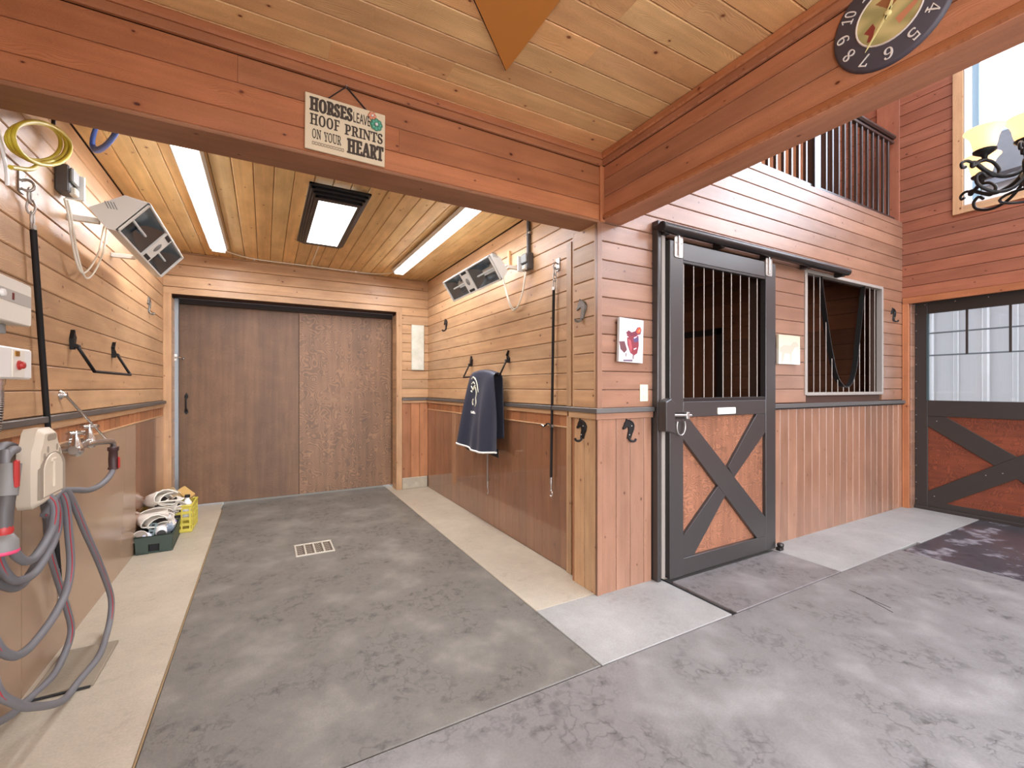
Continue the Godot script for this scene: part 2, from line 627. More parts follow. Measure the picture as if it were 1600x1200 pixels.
func area(called: String, at: Vector3, size: Vector2, dir: Vector3, energy: float, c: Color) -> void:
	var l := AreaLight3D.new()
	l.name = named(self, called)
	l.area_size = size
	l.light_energy = energy
	l.light_color = c
	l.area_range = 30.0
	l.shadow_enabled = true
	var up := Vector3.UP if absf(dir.y) < 0.9 else Vector3(0, 0, -1)
	l.transform = Transform3D(Basis.looking_at(dir, up), at)
	add_child(l)

func lights() -> void:
	var tube := Color(0.95, 0.965, 1.0)
	var day := Color(0.95, 0.97, 1.0)
	# the bay's two tube fixtures and its square panel; the aisle's own two fixtures hang behind the camera
	area("bay_tube_light", Vector3(-0.41, 2.745, -4.24), Vector2(0.085, 2.4), Vector3.DOWN, 3.7, tube)
	area("bay_tube_light", Vector3(1.45, 2.745, -4.24), Vector2(0.085, 2.4), Vector3.DOWN, 3.7, tube)
	for x in [-0.46, -0.36, 1.40, 1.50]:
		area("bay_tube_side_light", Vector3(x, 2.766, -4.24), Vector2(2.4, 0.024), Vector3(-1 if x in [-0.46, 1.40] else 1, 0, 0), 0.5, tube)
	area("bay_panel_light", Vector3(0.487, 2.725, -4.1), Vector2(0.27, 1.1), Vector3.DOWN, 2.6, tube)
	area("aisle_tube_light", Vector3(-0.2, 2.79, 1.6), Vector2(0.085, 2.4), Vector3.DOWN, 3.0, tube)
	area("aisle_tube_light", Vector3(1.3, 2.79, 1.6), Vector2(0.085, 2.4), Vector3.DOWN, 3.0, tube)
	# daylight through the roof light, the barn doorway behind the camera and the two upper windows of the right wall
	area("roof_light_day", Vector3(4.2, 6.1, 0.2), Vector2(2.4, 3.6), Vector3.DOWN, 7.0, day)
	area("doorway_day", Vector3(2.0, 1.6, 4.35), Vector2(4.2, 3.0), Vector3(0, 0, -1), 24.0, day)
	area("upper_window_day", Vector3(4.2, 4.6, 4.35), Vector2(3.2, 1.8), Vector3(0, -0.15, -1).normalized(), 7.0, day)
	area("window_day", Vector3(6.33, 4.1, -0.45), Vector2(1.4, 1.6), Vector3(-1, 0, 0), 4.0, day)
	area("window_day", Vector3(6.33, 4.1, 2.0), Vector2(2.0, 1.6), Vector3(-1, 0, 0), 5.5, day)
	area("side_window_day", Vector3(-0.92, 1.75, 2.4), Vector2(2.2, 1.5), Vector3(1, 0, 0), 15.0, day)

func make_materials() -> void:
	var pine := pine_image(11)
	M.pine_tex = tex(pine)
	M.pine_bump = bump_of(pine, 2.0)
	M.bay = stains("bay pine stain", C(214, 174, 132), 0.42, 0.03)
	M.bayceil = stains("bay ceiling pine stain", C(246, 208, 146), 0.5, 0.05)
	M.foyer = stains("aisle ceiling pine stain", C(252, 200, 142), 0.48, 0.05)
	M.beam = stains("beam pine stain", C(188, 121, 80), 0.46, 0.05)
	M.red = stains("loft beam red stain", C(194, 132, 98), 0.46, 0.07)
	M.atrium = stains("upper wall red stain", C(168, 106, 80), 0.44, 0.05)
	M.front = stains("stall front stain", C(164, 122, 98), 0.36, 0.03)
	M.wains = stains("wainscot stain", C(190, 130, 88), 0.46, 0.06)
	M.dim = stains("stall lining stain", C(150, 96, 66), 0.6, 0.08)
	for m in M.front:
		m.clearcoat_enabled = true
		m.clearcoat = 0.6
		m.clearcoat_roughness = 0.3
	M.frame = mat("dark taupe paint", C(50, 46, 44), 0.4)
	M.frame.clearcoat_enabled = true
	M.frame.clearcoat = 0.6
	M.frame.clearcoat_roughness = 0.25
	M.framelight = mat("weathered taupe wood", C(136, 126, 116), 0.55)
	M.brown = mat("dark brown door paint", C(48, 40, 35), 0.48)
	M.steel = mat("zinc plated steel", C(178, 172, 164), 0.38, 0.85)
	M.bar = mat("stall bar steel", C(150, 140, 130), 0.42, 0.7)
	M.galv = mat("galvanised steel", C(150, 156, 160), 0.42, 0.8)
	M.blacksteel = mat("dark burnished steel", C(70, 66, 64), 0.35, 0.8)
	M.iron = mat("black wrought iron", C(30, 27, 26), 0.5, 0.4)
	M.rail = mat("grey metal rail cap", C(112, 108, 104), 0.42, 0.55)
	M.chrome = mat("worn chrome", C(214, 212, 208), 0.22, 0.95)
	M.webbing = mat("black nylon webbing", C(26, 24, 24), 0.75)
	M.white = mat("white enamel", C(232, 230, 224), 0.4)
	M.offwhite = mat("off white enamel", C(226, 220, 206), 0.45)
	M.beige = mat("beige plastic", C(206, 192, 170), 0.5)
	M.beigedark = mat("beige plastic recess", C(150, 136, 118), 0.6)
	M.grey = mat("grey plastic", C(128, 126, 122), 0.55)
	M.darkgrey = mat("dark grey plastic", C(86, 82, 80), 0.55)
	M.cord = mat("ivory cord", C(226, 218, 200), 0.55)
	M.red_plastic = mat("red plastic", C(176, 50, 46), 0.45)
	M.reflector = mat("polished reflector", C(150, 160, 168), 0.22, 1.0)
	M.black = mat("matt black", C(24, 22, 22), 0.7)
	M.hose = mat("grey rubber hose", C(108, 106, 108), 0.6)
	M.hosered = mat("red hose stripe", C(166, 52, 58), 0.55)
	M.gold = mat("brass", C(190, 140, 60), 0.35, 0.8)
	var slab_im := mottle_image(31, Vector3(0.80, 0.79, 0.77), Vector3(0.66, 0.64, 0.62), Vector3(0.86, 0.85, 0.83), 0.2)
	var ct := tex(slab_im)
	M.concrete = tiled(textured("pale concrete", ct, C(195, 193, 189), 0.5), 0.45)
	M.concbeige = tiled(textured("beige sealed concrete", ct, C(222, 210, 190), 0.42), 0.45)
	var mat_im := mottle_image(47, Vector3(0.66, 0.645, 0.63), Vector3(0.36, 0.345, 0.335), Vector3(0.82, 0.805, 0.79), 0.85, 1024)
	var mt := tex(mat_im)
	var mb := bump_of(mat_im, 3.0)
	M.rubber = tiled(textured("dusty rubber mat", mt, C(171, 167, 157), 0.5, mb, 0.5), 0.34)
	M.rubber2 = tiled(textured("dusty aisle mat", mt, C(190, 187, 184), 0.45, mb, 0.5), 0.31)
	var dk := mottle_image(53, Vector3(0.36, 0.35, 0.36), Vector3(0.16, 0.15, 0.16), Vector3(0.85, 0.84, 0.85), 0.5, 512)
	M.rubberdark = tiled(textured("dark wet mat", tex(dk), C(205, 202, 202), 0.24, bump_of(dk, 3.0), 0.6), 0.9)
	M.doormat = tiled(textured("pinkish grey mat", mt, C(188, 182, 180), 0.45), 0.36)
	M.block = tiled(textured("concrete curb", ct, C(214, 204, 184), 0.8), 1.4)
	M.ply_left = textured("brown painted plywood", tex(ply_image(5, 0.15, [])), C(138, 101, 72), 0.5)
	M.ply_right = textured("brown painted fir plywood", tex(ply_image(8, 0.9, [[0.55, 0.36, 0.16, 0.05, 0.8], [0.36, 0.50, 0.2, 0.03, 0.9], [0.62, 0.45, 0.22, 0.02, 0.7], [0.3, 0.62, 0.1, 0.025, 0.6], [0.6, 0.30, 0.1, 0.02, 0.5]])), C(146, 108, 78), 0.48)
	M.ply_door = textured("clear stained fir plywood", tex(ply_image(13, 0.8, [])), C(158, 106, 80), 0.42)
	M.ply_exit = textured("red stained fir plywood", tex(ply_image(17, 0.7, [])), C(132, 66, 42), 0.42)
	var splash := mat("smoky clear splash sheet", Color(0.60, 0.46, 0.36, 0.15), 0.07)
	splash.transparency = BaseMaterial3D.TRANSPARENCY_ALPHA
	M.splash = splash
	var hazy := mat("scuffed splash sheet", Color(0.70, 0.58, 0.47, 0.72), 0.22)
	hazy.transparency = BaseMaterial3D.TRANSPARENCY_ALPHA
	M.hazy = hazy
	var glass := mat("window glass", Color(0.94, 0.97, 1.0, 0.03), 0.02)
	glass.transparency = BaseMaterial3D.TRANSPARENCY_ALPHA
	M.glass = glass
	var glow := mat("lit diffuser", Color(1, 1, 1), 0.5)
	glow.emission_enabled = true
	glow.emission = Color(1.0, 0.98, 0.95)
	glow.emission_energy_multiplier = 3.2
	M.glow = glow

func wall_thing(called: String, rects: Array, at: Transform3D, mtl: Material, depth := 0.1) -> MeshInstance3D:
	return struct(called, slab(rects, -0.018 - depth, -0.018), mtl, "", at)

func shell_of_room() -> void:
	var backing := mat("wall backing", C(70, 46, 34), 0.9)
	var plain := mat("plain painted lining", C(168, 120, 88), 0.8)
	# left wall, local x runs away from the camera
	var w := wall_thing("wall_left", [[-1.2, 6.3, 0, 3.0], [-4.6, -3.6, 0, 3.0], [-3.6, -1.2, 0, 0.95], [-3.6, -1.2, 2.55, 3.0]], T(Vector3(LW, 0, 0), FL), backing)
	planks(w, "board", -1.2, 5.9, RAIL, CB, ROW, M.bay, [], false, 0.018, 0.0)
	for i in 57: upright_board(w, -1.2 + i * 0.125, 0.125, 0.0, 1.152, M.wains)
	part(w, "chair_rail", span(Vector3(-1.2, 1.192, 0), Vector3(5.86, 1.222, 0.035), 0.003), M.rail)
	part(w, "rail_trim", span(Vector3(-1.2, 1.152, 0), Vector3(5.86, 1.192, 0.018)), M.bay[1])
	var jl := [-0.9, 1.5, 2.74, 4.72, 5.86]
	for i in 4:
		part(w, "splash_panel", span(Vector3(jl[i] + 0.003, 0.0, 0.003), Vector3(jl[i + 1] - 0.003, 1.066, 0.008), 0.0), M.hazy if i < 3 else M.splash)
	part(w, "panel_edge_strip", span(Vector3(-0.9, 1.062, 0.001), Vector3(5.86, 1.072, 0.012)), M.bay[2])
	# bay right wall
	w = wall_thing("wall_bay", [[-6.0, -2.30, 0, 3.0]], T(Vector3(RW, 0, 0), FR), backing, 0.07)
	planks(w, "board", -5.9, -2.52, RAIL, CB, ROW, M.bay, [], false, 0.018, 0.0)
	for i in 27: upright_board(w, -5.9 + i * 0.125, 0.125, 0.0, 1.152, M.wains)
	part(w, "chair_rail", span(Vector3(-5.87, 1.188, 0), Vector3(-2.52, 1.220, 0.035), 0.003), M.rail)
	part(w, "rail_trim", span(Vector3(-5.9, 1.152, 0), Vector3(-2.66, 1.190, 0.018)), M.bay[1])
	part(w, "splash_panel", span(Vector3(-5.88, 0.0, 0.003), Vector3(-2.68, 1.064, 0.008), 0.0), M.splash)
	part(w, "panel_edge_strip", span(Vector3(-5.88, 1.060, 0.001), Vector3(-2.68, 1.070, 0.012)), M.bay[2])
	part(w, "end_trim", span(Vector3(-2.67, 0.0, 0.0), Vector3(-2.61, 1.15, 0.02)), M.bay[0])
	part(w, "end_trim", span(Vector3(-2.67, 1.222, 0.0), Vector3(-2.61, 2.42, 0.02)), M.bay[0])
	# the post that ends the bay's right wall
	w = struct("wall_post", slab([[-2.52, -2.285, 0, 2.44]], -0.07, -0.018), backing, "", T(Vector3(EP, 0, 0), FR))
	planks(w, "board", -2.518, -2.298, RAIL, 2.44, ROW, M.bay)
	for i in 2: upright_board(w, -2.518 + i * 0.112, 0.110, 0.0, 1.152, M.bay)
	part(w, "corner_trim", span(Vector3(-2.298, 0.0, -0.018), Vector3(-2.263, 1.152, 0.004)), M.bay[1])
	part(w, "corner_trim", span(Vector3(-2.298, 1.222, -0.018), Vector3(-2.263, 2.44, 0.004)), M.bay[1])
	part(w, "chair_rail", span(Vector3(-2.56, 1.192, -0.02), Vector3(-2.25, 1.224, 0.03), 0.003), M.rail)
	part(w, "rail_trim", span(Vector3(-2.56, 1.150, -0.02), Vector3(-2.25, 1.192, 0.016)), M.bay[2])
	part(w, "edge_face", span(Vector3(-2.536, 0, -0.066), Vector3(-2.518, 1.152, 0.0)), M.wains[0])
	part(w, "edge_face", span(Vector3(-2.536, 1.222, -0.066), Vector3(-2.518, 2.44, 0.0)), M.bay[0])
	# bay back wall with the big sliding door's opening
	w = wall_thing("wall_back", [[-1.1, -0.874, 0, 3.0], [1.536, 2.0, 0, 3.0], [-0.874, 1.536, 2.36, 3.0]], T(Vector3(0, 0, BW)), backing, 0.2)
	planks(w, "board", LW, RW, 2.435, CB, ROW, M.bay, [], false, 0.018, 0.0)
	planks(w, "board", 1.606, RW, RAIL, 2.435, ROW, M.bay)
	for i in 3: upright_board(w, 1.606 + i * 0.12, 0.12, 0.15, 1.152, M.wains)
	part(w, "chair_rail", span(Vector3(1.606, 1.19, 0), Vector3(RW, 1.22, 0.035), 0.003), M.rail)
	part(w, "rail_trim", span(Vector3(1.606, 1.152, 0), Vector3(RW, 1.19, 0.018)), M.bay[1])
	part(w, "curb_block", span(Vector3(1.606, 0, -0.02), Vector3(RW - 0.012, 0.15, 0.012), 0.006), M.block)
	part(w, "door_casing", span(Vector3(-0.935, 0, -0.018), Vector3(-0.862, 2.36, 0.012)), M.bay[1])
	part(w, "door_casing", span(Vector3(1.528, 0, -0.018), Vector3(1.604, 2.36, 0.012)), M.bay[1])
	part(w, "door_casing", span(Vector3(-0.935, 2.36, -0.018), Vector3(1.604, 2.43, 0.012)), M.bay[2])
	for y in 19:   # the short board ends that line the jambs
		part(w, "jamb_board", span(Vector3(-0.878, y * ROW, -0.2), Vector3(-0.862, (y + 1) * ROW - 0.002, -0.02)), M.bay[y % 4])
		part(w, "jamb_board", span(Vector3(1.528, y * ROW, -0.2), Vector3(1.544, (y + 1) * ROW - 0.002, -0.02)), M.bay[(y + 2) % 4])
	# stall wall
	var dh := [2.40, 3.70, 0.0, 2.45]
	var wh := [4.36, 5.85, 1.30, 2.44]
	w = struct("wall_stall", slab([[1.985, 2.40, 0, 3.24], [3.70, 4.36, 0, 3.24], [5.85, 6.44, 0, 3.24], [2.40, 3.70, 2.45, 3.24], [4.36, 5.85, 0, 1.30], [4.36, 5.85, 2.44, 3.24]], -0.118, -0.018), backing, "", T(Vector3(0, 0, ST)))
	planks(w, "board", 1.935, 6.35, RAIL, 3.245, ROW, M.front, [dh, wh], false, 0.018, 0.0)
	for i in 4: upright_board(w, 1.935 + i * 0.1265, minf(0.1265, 2.39 - (1.935 + i * 0.1265)), 0.0, 1.152, M.front)
	for i in 21: upright_board(w, 3.70 + i * 0.1275, minf(0.1275, 6.35 - (3.70 + i * 0.1275)), 0.0, 1.172, M.front)
	part(w, "corner_trim", span(Vector3(1.896, 0, -0.018), Vector3(1.935, 1.152, 0.006)), M.front[1])
	part(w, "corner_trim", span(Vector3(1.896, 1.222, -0.018), Vector3(1.935, 2.46, 0.006)), M.front[1])
	part(w, "chair_rail", span(Vector3(1.87, 1.192, 0), Vector3(2.39, 1.224, 0.03), 0.003), M.rail)
	part(w, "rail_trim", span(Vector3(1.88, 1.150, 0), Vector3(2.39, 1.192, 0.016)), M.front[2])
	part(w, "chair_rail", span(Vector3(3.76, 1.180, 0), Vector3(6.38, 1.216, 0.035), 0.003), M.rail)
	part(w, "rail_trim", span(Vector3(3.76, 1.168, 0), Vector3(6.36, 1.180, 0.02)), M.black)
	# right wall (outside wall): the door hangs in the lower opening, the atrium window in the upper one
	w = wall_thing("wall_right", [[-6.2, -2.205, 0, 6.3], [-2.205, -0.62, 2.31, 3.27], [-0.62, 4.6, 0, 3.27], [-2.205, -1.76, 3.27, 6.3], [-1.76, 0.3, 4.95, 6.3], [0.3, 0.95, 3.27, 6.3], [3.05, 4.6, 3.27, 6.3], [0.95, 3.05, 4.95, 6.3]], T(Vector3(RR, 0, 0), FR), backing, 0.14)
	planks(w, "board", -2.9, 3.6, 2.372, 5.6, ROW, M.atrium, [[-1.76, 0.32, 3.24, 4.98], [0.95, 3.05, 3.27, 4.95]], false, 0.018, 0.0)
	planks(w, "board", -0.5, 3.6, 0.0, 2.372, ROW, M.atrium)
	part(w, "door_header", span(Vector3(-2.26, 2.302, -0.018), Vector3(-0.55, 2.372, 0.012)), M.beam[1])
	part(w, "door_casing", span(Vector3(-2.262, 0.0, -0.018), Vector3(-2.205, 2.302, 0.012)), M.beam[2])
	for y in 19:
		part(w, "jamb_board", span(Vector3(-2.212, y * ROW, -0.15), Vector3(-2.190, minf((y + 1) * ROW - 0.002, 2.30), -0.018)), M.front[y % 4])
	var w2 := struct("window_2", span(Vector3(6.42, 3.27, 0.95), Vector3(6.428, 4.95, 3.05), 0.0), M.glass)
	for q in [[0.95, 1.0, 3.27, 4.95], [3.0, 3.05, 3.27, 4.95], [1.0, 3.0, 3.27, 3.32], [1.0, 3.0, 4.90, 4.95]]:
		part(w2, "sash_frame", span(Vector3(6.37, q[2], q[0]), Vector3(6.44, q[3], q[1]), 0.004), M.white)
	part(w, "loft_post", span(Vector3(-2.50, 3.25, 0.0), Vector3(-2.285, 5.6, 0.02)), M.atrium[2])
	# ceilings
	w = struct("ceiling", slab([[2.28, 6.2, LW - 0.1, 2.06]], -0.12, -0.018), backing, "", T(Vector3(0, CB, 0), Basis(Vector3(0, 0, -1), Vector3(1, 0, 0), Vector3(0, -1, 0))))
	planks(w, "ceiling_board", 2.44, 5.92, LW, RW, 0.1243, M.bayceil, [], false, 0.018, 0.0, 0.005)
	w = struct("ceiling_001", slab([[LW - 0.1, 2.09, -2.3, 4.6]], -0.12, -0.018), backing, "", T(Vector3(0, CF, 0), Basis(Vector3(1, 0, 0), Vector3(0, 0, 1), Vector3(0, -1, 0))))
	planks(w, "ceiling_board", LW, 1.95, -2.36, 1.0, 0.137, M.foyer, [], false, 0.018, 2.6, 0.004)
	part(w, "ceiling_lining", slab([[LW, 1.95, 1.0, 4.5]], -0.018, 0.0), plain)
	# loft floor, loft back wall, stall lining
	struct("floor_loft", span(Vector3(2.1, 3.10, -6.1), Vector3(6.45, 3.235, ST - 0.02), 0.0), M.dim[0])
	w = struct("wall_loft", slab([[2.0, 6.45, 3.2, 6.3]], -0.118, -0.018), backing, "", T(Vector3(0, 0, -3.15)))
	for i in 34: upright_board(w, 2.1 + i * 0.125, 0.125, 3.24, 6.0, M.beam)
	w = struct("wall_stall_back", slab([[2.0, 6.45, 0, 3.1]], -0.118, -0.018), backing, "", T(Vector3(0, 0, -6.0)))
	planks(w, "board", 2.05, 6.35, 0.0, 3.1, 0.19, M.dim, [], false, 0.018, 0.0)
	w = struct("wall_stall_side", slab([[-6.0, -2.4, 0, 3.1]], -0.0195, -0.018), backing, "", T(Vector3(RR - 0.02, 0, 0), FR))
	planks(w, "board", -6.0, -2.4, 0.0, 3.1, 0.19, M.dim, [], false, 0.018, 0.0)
	part(w, "stall_door_frame", span(Vector3(-5.7, 0, 0.0), Vector3(-5.6, 2.3, 0.05)), M.brown)
	part(w, "stall_door_frame", span(Vector3(-4.6, 0, 0.0), Vector3(-4.5, 2.3, 0.05)), M.brown)
	part(w, "stall_door_frame", span(Vector3(-5.7, 2.2, 0.0), Vector3(-4.5, 2.3, 0.05)), M.brown)
	part(w, "stall_door_panel", span(Vector3(-5.6, 0, 0.0), Vector3(-4.6, 2.2, 0.02)), M.dim[3])
	# the rest of the building, beside and behind the camera
	struct("wall_left_upper", span(Vector3(1.96, CF + 0.12, -6.2), Vector3(2.09, 6.3, 4.6), 0.0), M.atrium[0])
	struct("wall_front", slab([[-1.1, 0.0, 0, 6.3], [4.1, 6.5, 0, 3.4], [0.0, 4.1, 3.1, 3.4], [0.0, 2.4, 3.4, 6.3], [6.0, 6.5, 3.4, 6.3], [2.4, 6.0, 5.6, 6.3]], 0.0, 0.12), plain, "", T(Vector3(0, 0, 4.45)))
	struct("ceiling_002", slab([[2.0, 2.9, -6.2, 4.6], [5.5, 6.5, -6.2, 4.6], [2.9, 5.5, -6.2, -1.7], [2.9, 5.5, 2.1, 4.6]], 0.0, 0.12), plain, "", T(Vector3(0, 6.2, 0), Basis(Vector3(1, 0, 0), Vector3(0, 0, 1), Vector3(0, -1, 0))))

func upright_board(w: Node3D, l: float, width: float, y0: float, y1: float, mats: Array, th := 0.018) -> void:
	if width < 0.02: return
	var m := MB.new()
	m.board(y0, y1, l + 0.0013, l + width - 0.0013, th, 0.004, rng.randf(), rng.randi() % 8, true)
	part(w, "wainscot_board", m, mats[rng.randi() % mats.size()], T(Vector3(0, 0, -0.018)))

func floor_and_mats() -> void:
	var f := struct("floor", span(Vector3(-1.1, -0.3, -6.3), Vector3(6.6, -0.03, 4.7), 0.0), mat("sub floor", C(120, 116, 110), 0.9))
	var cs := func(called: String, x0: float, x1: float, z0: float, z1: float, m: Material, top := 0.0) -> void:
		part(f, called, span(Vector3(x0, -0.03, z0), Vector3(x1, top, z1), 0.0025), m)
	cs.call("concrete_slab", LW, -0.4155, -5.9, -1.2, M.concbeige)
	cs.call("concrete_slab", LW, -0.4155, -1.196, 4.5, M.concbeige)
	cs.call("concrete_slab", 1.447, 1.96, -5.9, -2.297, M.concbeige)
	cs.call("concrete_slab", 1.447, 2.452, -2.293, -1.690, M.concrete)
	cs.call("concrete_slab", 3.728, 5.02, -2.27, -1.690, M.concrete)
	cs.call("concrete_slab", 5.024, 6.6, -2.27, -1.662, M.concrete)
	cs.call("concrete_slab", 4.662, 6.33, -0.655, 4.5, M.concrete)
	cs.call("concrete_slab", -0.874, -0.424, -6.3, -5.9, M.concbeige)
	cs.call("concrete_slab", 1.447, 1.536, -6.3, -5.9, M.concbeige)
	cs.call("concrete_slab", 2.05, 6.4, -6.0, -2.275, M.concbeige, -0.004)
	cs.call("floor_guide_slot", 2.458, 2.494, -2.27, -1.690, M.black, -0.012)
	var mt := func(called: String, label: String, x0: float, x1: float, z0: float, z1: float, m: Material) -> void:
		var o := part(self, called, span(Vector3(x0, -0.029, z0), Vector3(x1, 0.0, z1), 0.004), m)
		tag(o, label, "rubber mat")
	mt.call("rubber_mat", "long scuffed grey rubber mat on the wash bay floor around the drain", -0.4055, 1.443, -6.195, -1.690, M.rubber)
	mt.call("rubber_mat", "wide dusty grey rubber mat across the aisle in the foreground", -0.422, 4.655, -1.684, 4.2, M.rubber2)
	mt.call("rubber_mat", "black wet looking rubber mat in front of the dark brown outer door", 4.662, 6.428, -1.656, -0.66, M.rubberdark)
	mt.call("rubber_mat", "small pinkish grey mat piece on the floor before the barred stall door", 2.5, 3.724, -2.18, -1.690, M.doormat)
	for q in [[3.431, -1.507, 3.377, -1.26], [3.40, -1.40, 3.32, -1.229]]:   # slits torn in the aisle mat
		var a := Vector3(q[0], 0.0003, q[1])
		var b := Vector3(q[2], 0.0003, q[3])
		part(get_node("rubber_mat_001"), "torn_slit", bx((a + b) / 2, Vector3((b - a).length(), 0.0008, 0.006), 0.0, Basis(Vector3.UP, -atan2(b.z - a.z, b.x - a.x))), M.black)
	var s := span(Vector3(-0.4145, -0.028, -5.9), Vector3(-0.4065, 0.0005, -1.69), 0.003)
	tag(part(self, "edge_strip", s, mat("raw wood strip", C(150, 124, 88), 0.8)), "thin raw wood strip between the left concrete and the wash bay mat", "edging strip")
	# the floor drain
	var d := thing("floor_drain", "pale square-holed drain grate set in the grey wash bay mat", "drain", T(Vector3(0.368, 0.0, -4.095)))
	var steel := mat("worn drain frame", C(196, 188, 172), 0.5, 0.3)
	var hw := 0.148
	var hd := 0.145
	for sg in [-1.0, 1.0]:
		part(d, "frame_bar", bx(Vector3(0, 0.004, sg * (hd - 0.008)), Vector3(hw * 2, 0.01, 0.016)), steel)
	for k in 5:
		part(d, "cross_bar", bx(Vector3(-hw + 0.008 + k * (hw - 0.008) / 2.0, 0.0045, 0), Vector3(0.013, 0.009, hd * 2 - 0.03)), steel)
	part(d, "sump", bx(Vector3(0, 0.0008, 0), Vector3(hw * 2 - 0.01, 0.0012, hd * 2 - 0.01), 0.0), mat("drain hollow", C(92, 80, 68), 0.9))
	var gr := MB.new()
	for k in 4:
		for i in 6:
			for j in 3:
				gr.box(Vector3(-hw + 0.032 + k * (hw - 0.008) / 2.0 + (j - 1) * 0.017, 0.0032, -hd + 0.03 + i * 0.046), Vector3(0.006, 0.003, 0.03), 0.001, Basis(Vector3.UP, 0.5 if k % 2 else -0.5))
	part(d, "grid", gr, mat("drain grid", C(158, 146, 128), 0.6)).set_meta("kind", "stuff")
	# loose rubber pad by the left wall
	var pad := thing("rubber_pad", "loose greyish rubber pad on the concrete under the hanging hose", "rubber pad", T(Vector3(-0.79, 0, -2.9)))
	part(pad, "pad", bx(Vector3(0.0, 0.007, 0), Vector3(0.22, 0.014, 0.40), 0.004), tiled(textured("pale worn rubber", M.concrete.albedo_texture, C(172, 158, 138), 0.6), 0.6))
	part(pad, "edge_lip", bx(Vector3(0.0, 0.004, 0.206), Vector3(0.2, 0.008, 0.014), 0.002), M.black)

func beams() -> void:
	var core := mat("beam core", C(70, 44, 32), 0.9)
	# header beam over the bay, boarded on its front
	var b := struct("trim_1", span(Vector3(LW, 2.455, -2.445), Vector3(1.95, 2.86, -2.276), 0.0), core)
	var holder := T(Vector3(0, 0, -2.256))
	var zs := [2.452, 2.556, 2.68, 2.80]
	var cuts := [[LW, 0.255, 1.926], [LW, 0.60, 1.926], [LW, -0.1, 1.926]]
	for r in 3:
		for i in 2:
			var m := MB.new()
			m.board(cuts[r][i], cuts[r][i + 1] - 0.001, zs[r] + 0.001, zs[r + 1] - 0.001, 0.02, 0.004, rng.randf(), rng.randi() % 8)
			part(b, "board", m, M.beam[rng.randi() % 4], T(Vector3(0, 0, -2.276)))
	part(b, "crown_trim", span(Vector3(LW, 2.80, -2.262), Vector3(1.93, 2.842, -2.236), 0.006), M.beam[0])
	part(b, "crown_trim", span(Vector3(LW, 2.838, -2.262), Vector3(1.93, CF, -2.222), 0.008), M.beam[1])
	part(b, "soffit_board", span(Vector3(LW, 2.435, -2.462), Vector3(1.95, 2.454, -2.252), 0.005), mat_soffit())
	part(b, "rear_board", span(Vector3(LW, 2.44, -2.464), Vector3(1.95, CB, -2.446), 0.003), M.beam[3])
	# loft edge beam, running towards the camera
	b = struct("trim_2", span(Vector3(1.952, 2.475, -2.262), Vector3(2.085, CF + 0.1, 4.4), 0.0), core)
	zs = [2.485, 2.60, 2.715, 2.80]
	for r in 3:
		var m := MB.new()
		m.board(-2.262, 2.4, zs[r] + 0.001, zs[r + 1] - 0.001, 0.02, 0.005, rng.randf(), rng.randi() % 8)
		part(b, "board", m, M.red[[2, 0, 1][r]], T(Vector3(1.952, 0, 0), FR))
	part(b, "crown_trim", span(Vector3(1.916, 2.80, -2.24), Vector3(1.94, 2.842, 2.4), 0.006), M.red[3])
	part(b, "crown_trim", span(Vector3(1.90, 2.838, -2.225), Vector3(1.94, CF, 2.4), 0.008), M.beam[2])
	part(b, "bottom_trim", span(Vector3(1.922, 2.452, -2.262), Vector3(1.942, 2.49, 2.4), 0.008), M.beam[1])
	part(b, "soffit_board", span(Vector3(1.93, 2.450, -2.262), Vector3(2.10, 2.476, 2.4), 0.004), M.red[2])
	part(b, "far_board", span(Vector3(2.085, 2.452, -2.262), Vector3(2.102, CF + 0.1, 4.4), 0.004), M.red[0])
	part(b, "joint_trim", span(Vector3(1.905, 2.44, -2.262), Vector3(1.945, 2.80, -2.240), 0.004), M.beam[2])
	# ceiling access hatch: its corner shows at the top of the picture
	var h := thing("ceiling_hatch", "plain orange-brown wooden ceiling panel whose pointed corner shows overhead", "ceiling panel", T(Vector3(1.007, CF, -1.865), Basis(Vector3(1, 0, 0), Vector3(0, 0, 1), Vector3(0, -1, 0))))
	part(h, "panel", pris(P2([0, 0, 0.0, 0.62, -0.55, 0.62, -0.55, 0.53]), -0.002, 0.014, 0.002), mat("amber stained plywood", C(196, 124, 52), 0.45))
	part(h, "shadow_gap", pris(P2([0.004, -0.012, 0.008, 0.63, -0.56, 0.63, -0.56, 0.525]), -0.004, 0.003), M.black)

func mat_soffit() -> Material:
	return textured("soffit board stain", M.pine_tex, C(166, 116, 84), 0.5, M.pine_bump, 0.3)

func hex_bolts(parent: Node3D, pts: Array, r := 0.006) -> void:
	for p in pts:
		part(parent, "screw", turned([Vector2(0, 0.004), Vector2(r * 0.7, 0.0035), Vector2(r, 0.001), Vector2(r, 0.0)], 6, T(p, Basis(Vector3.RIGHT, PI / 2))), M.steel)

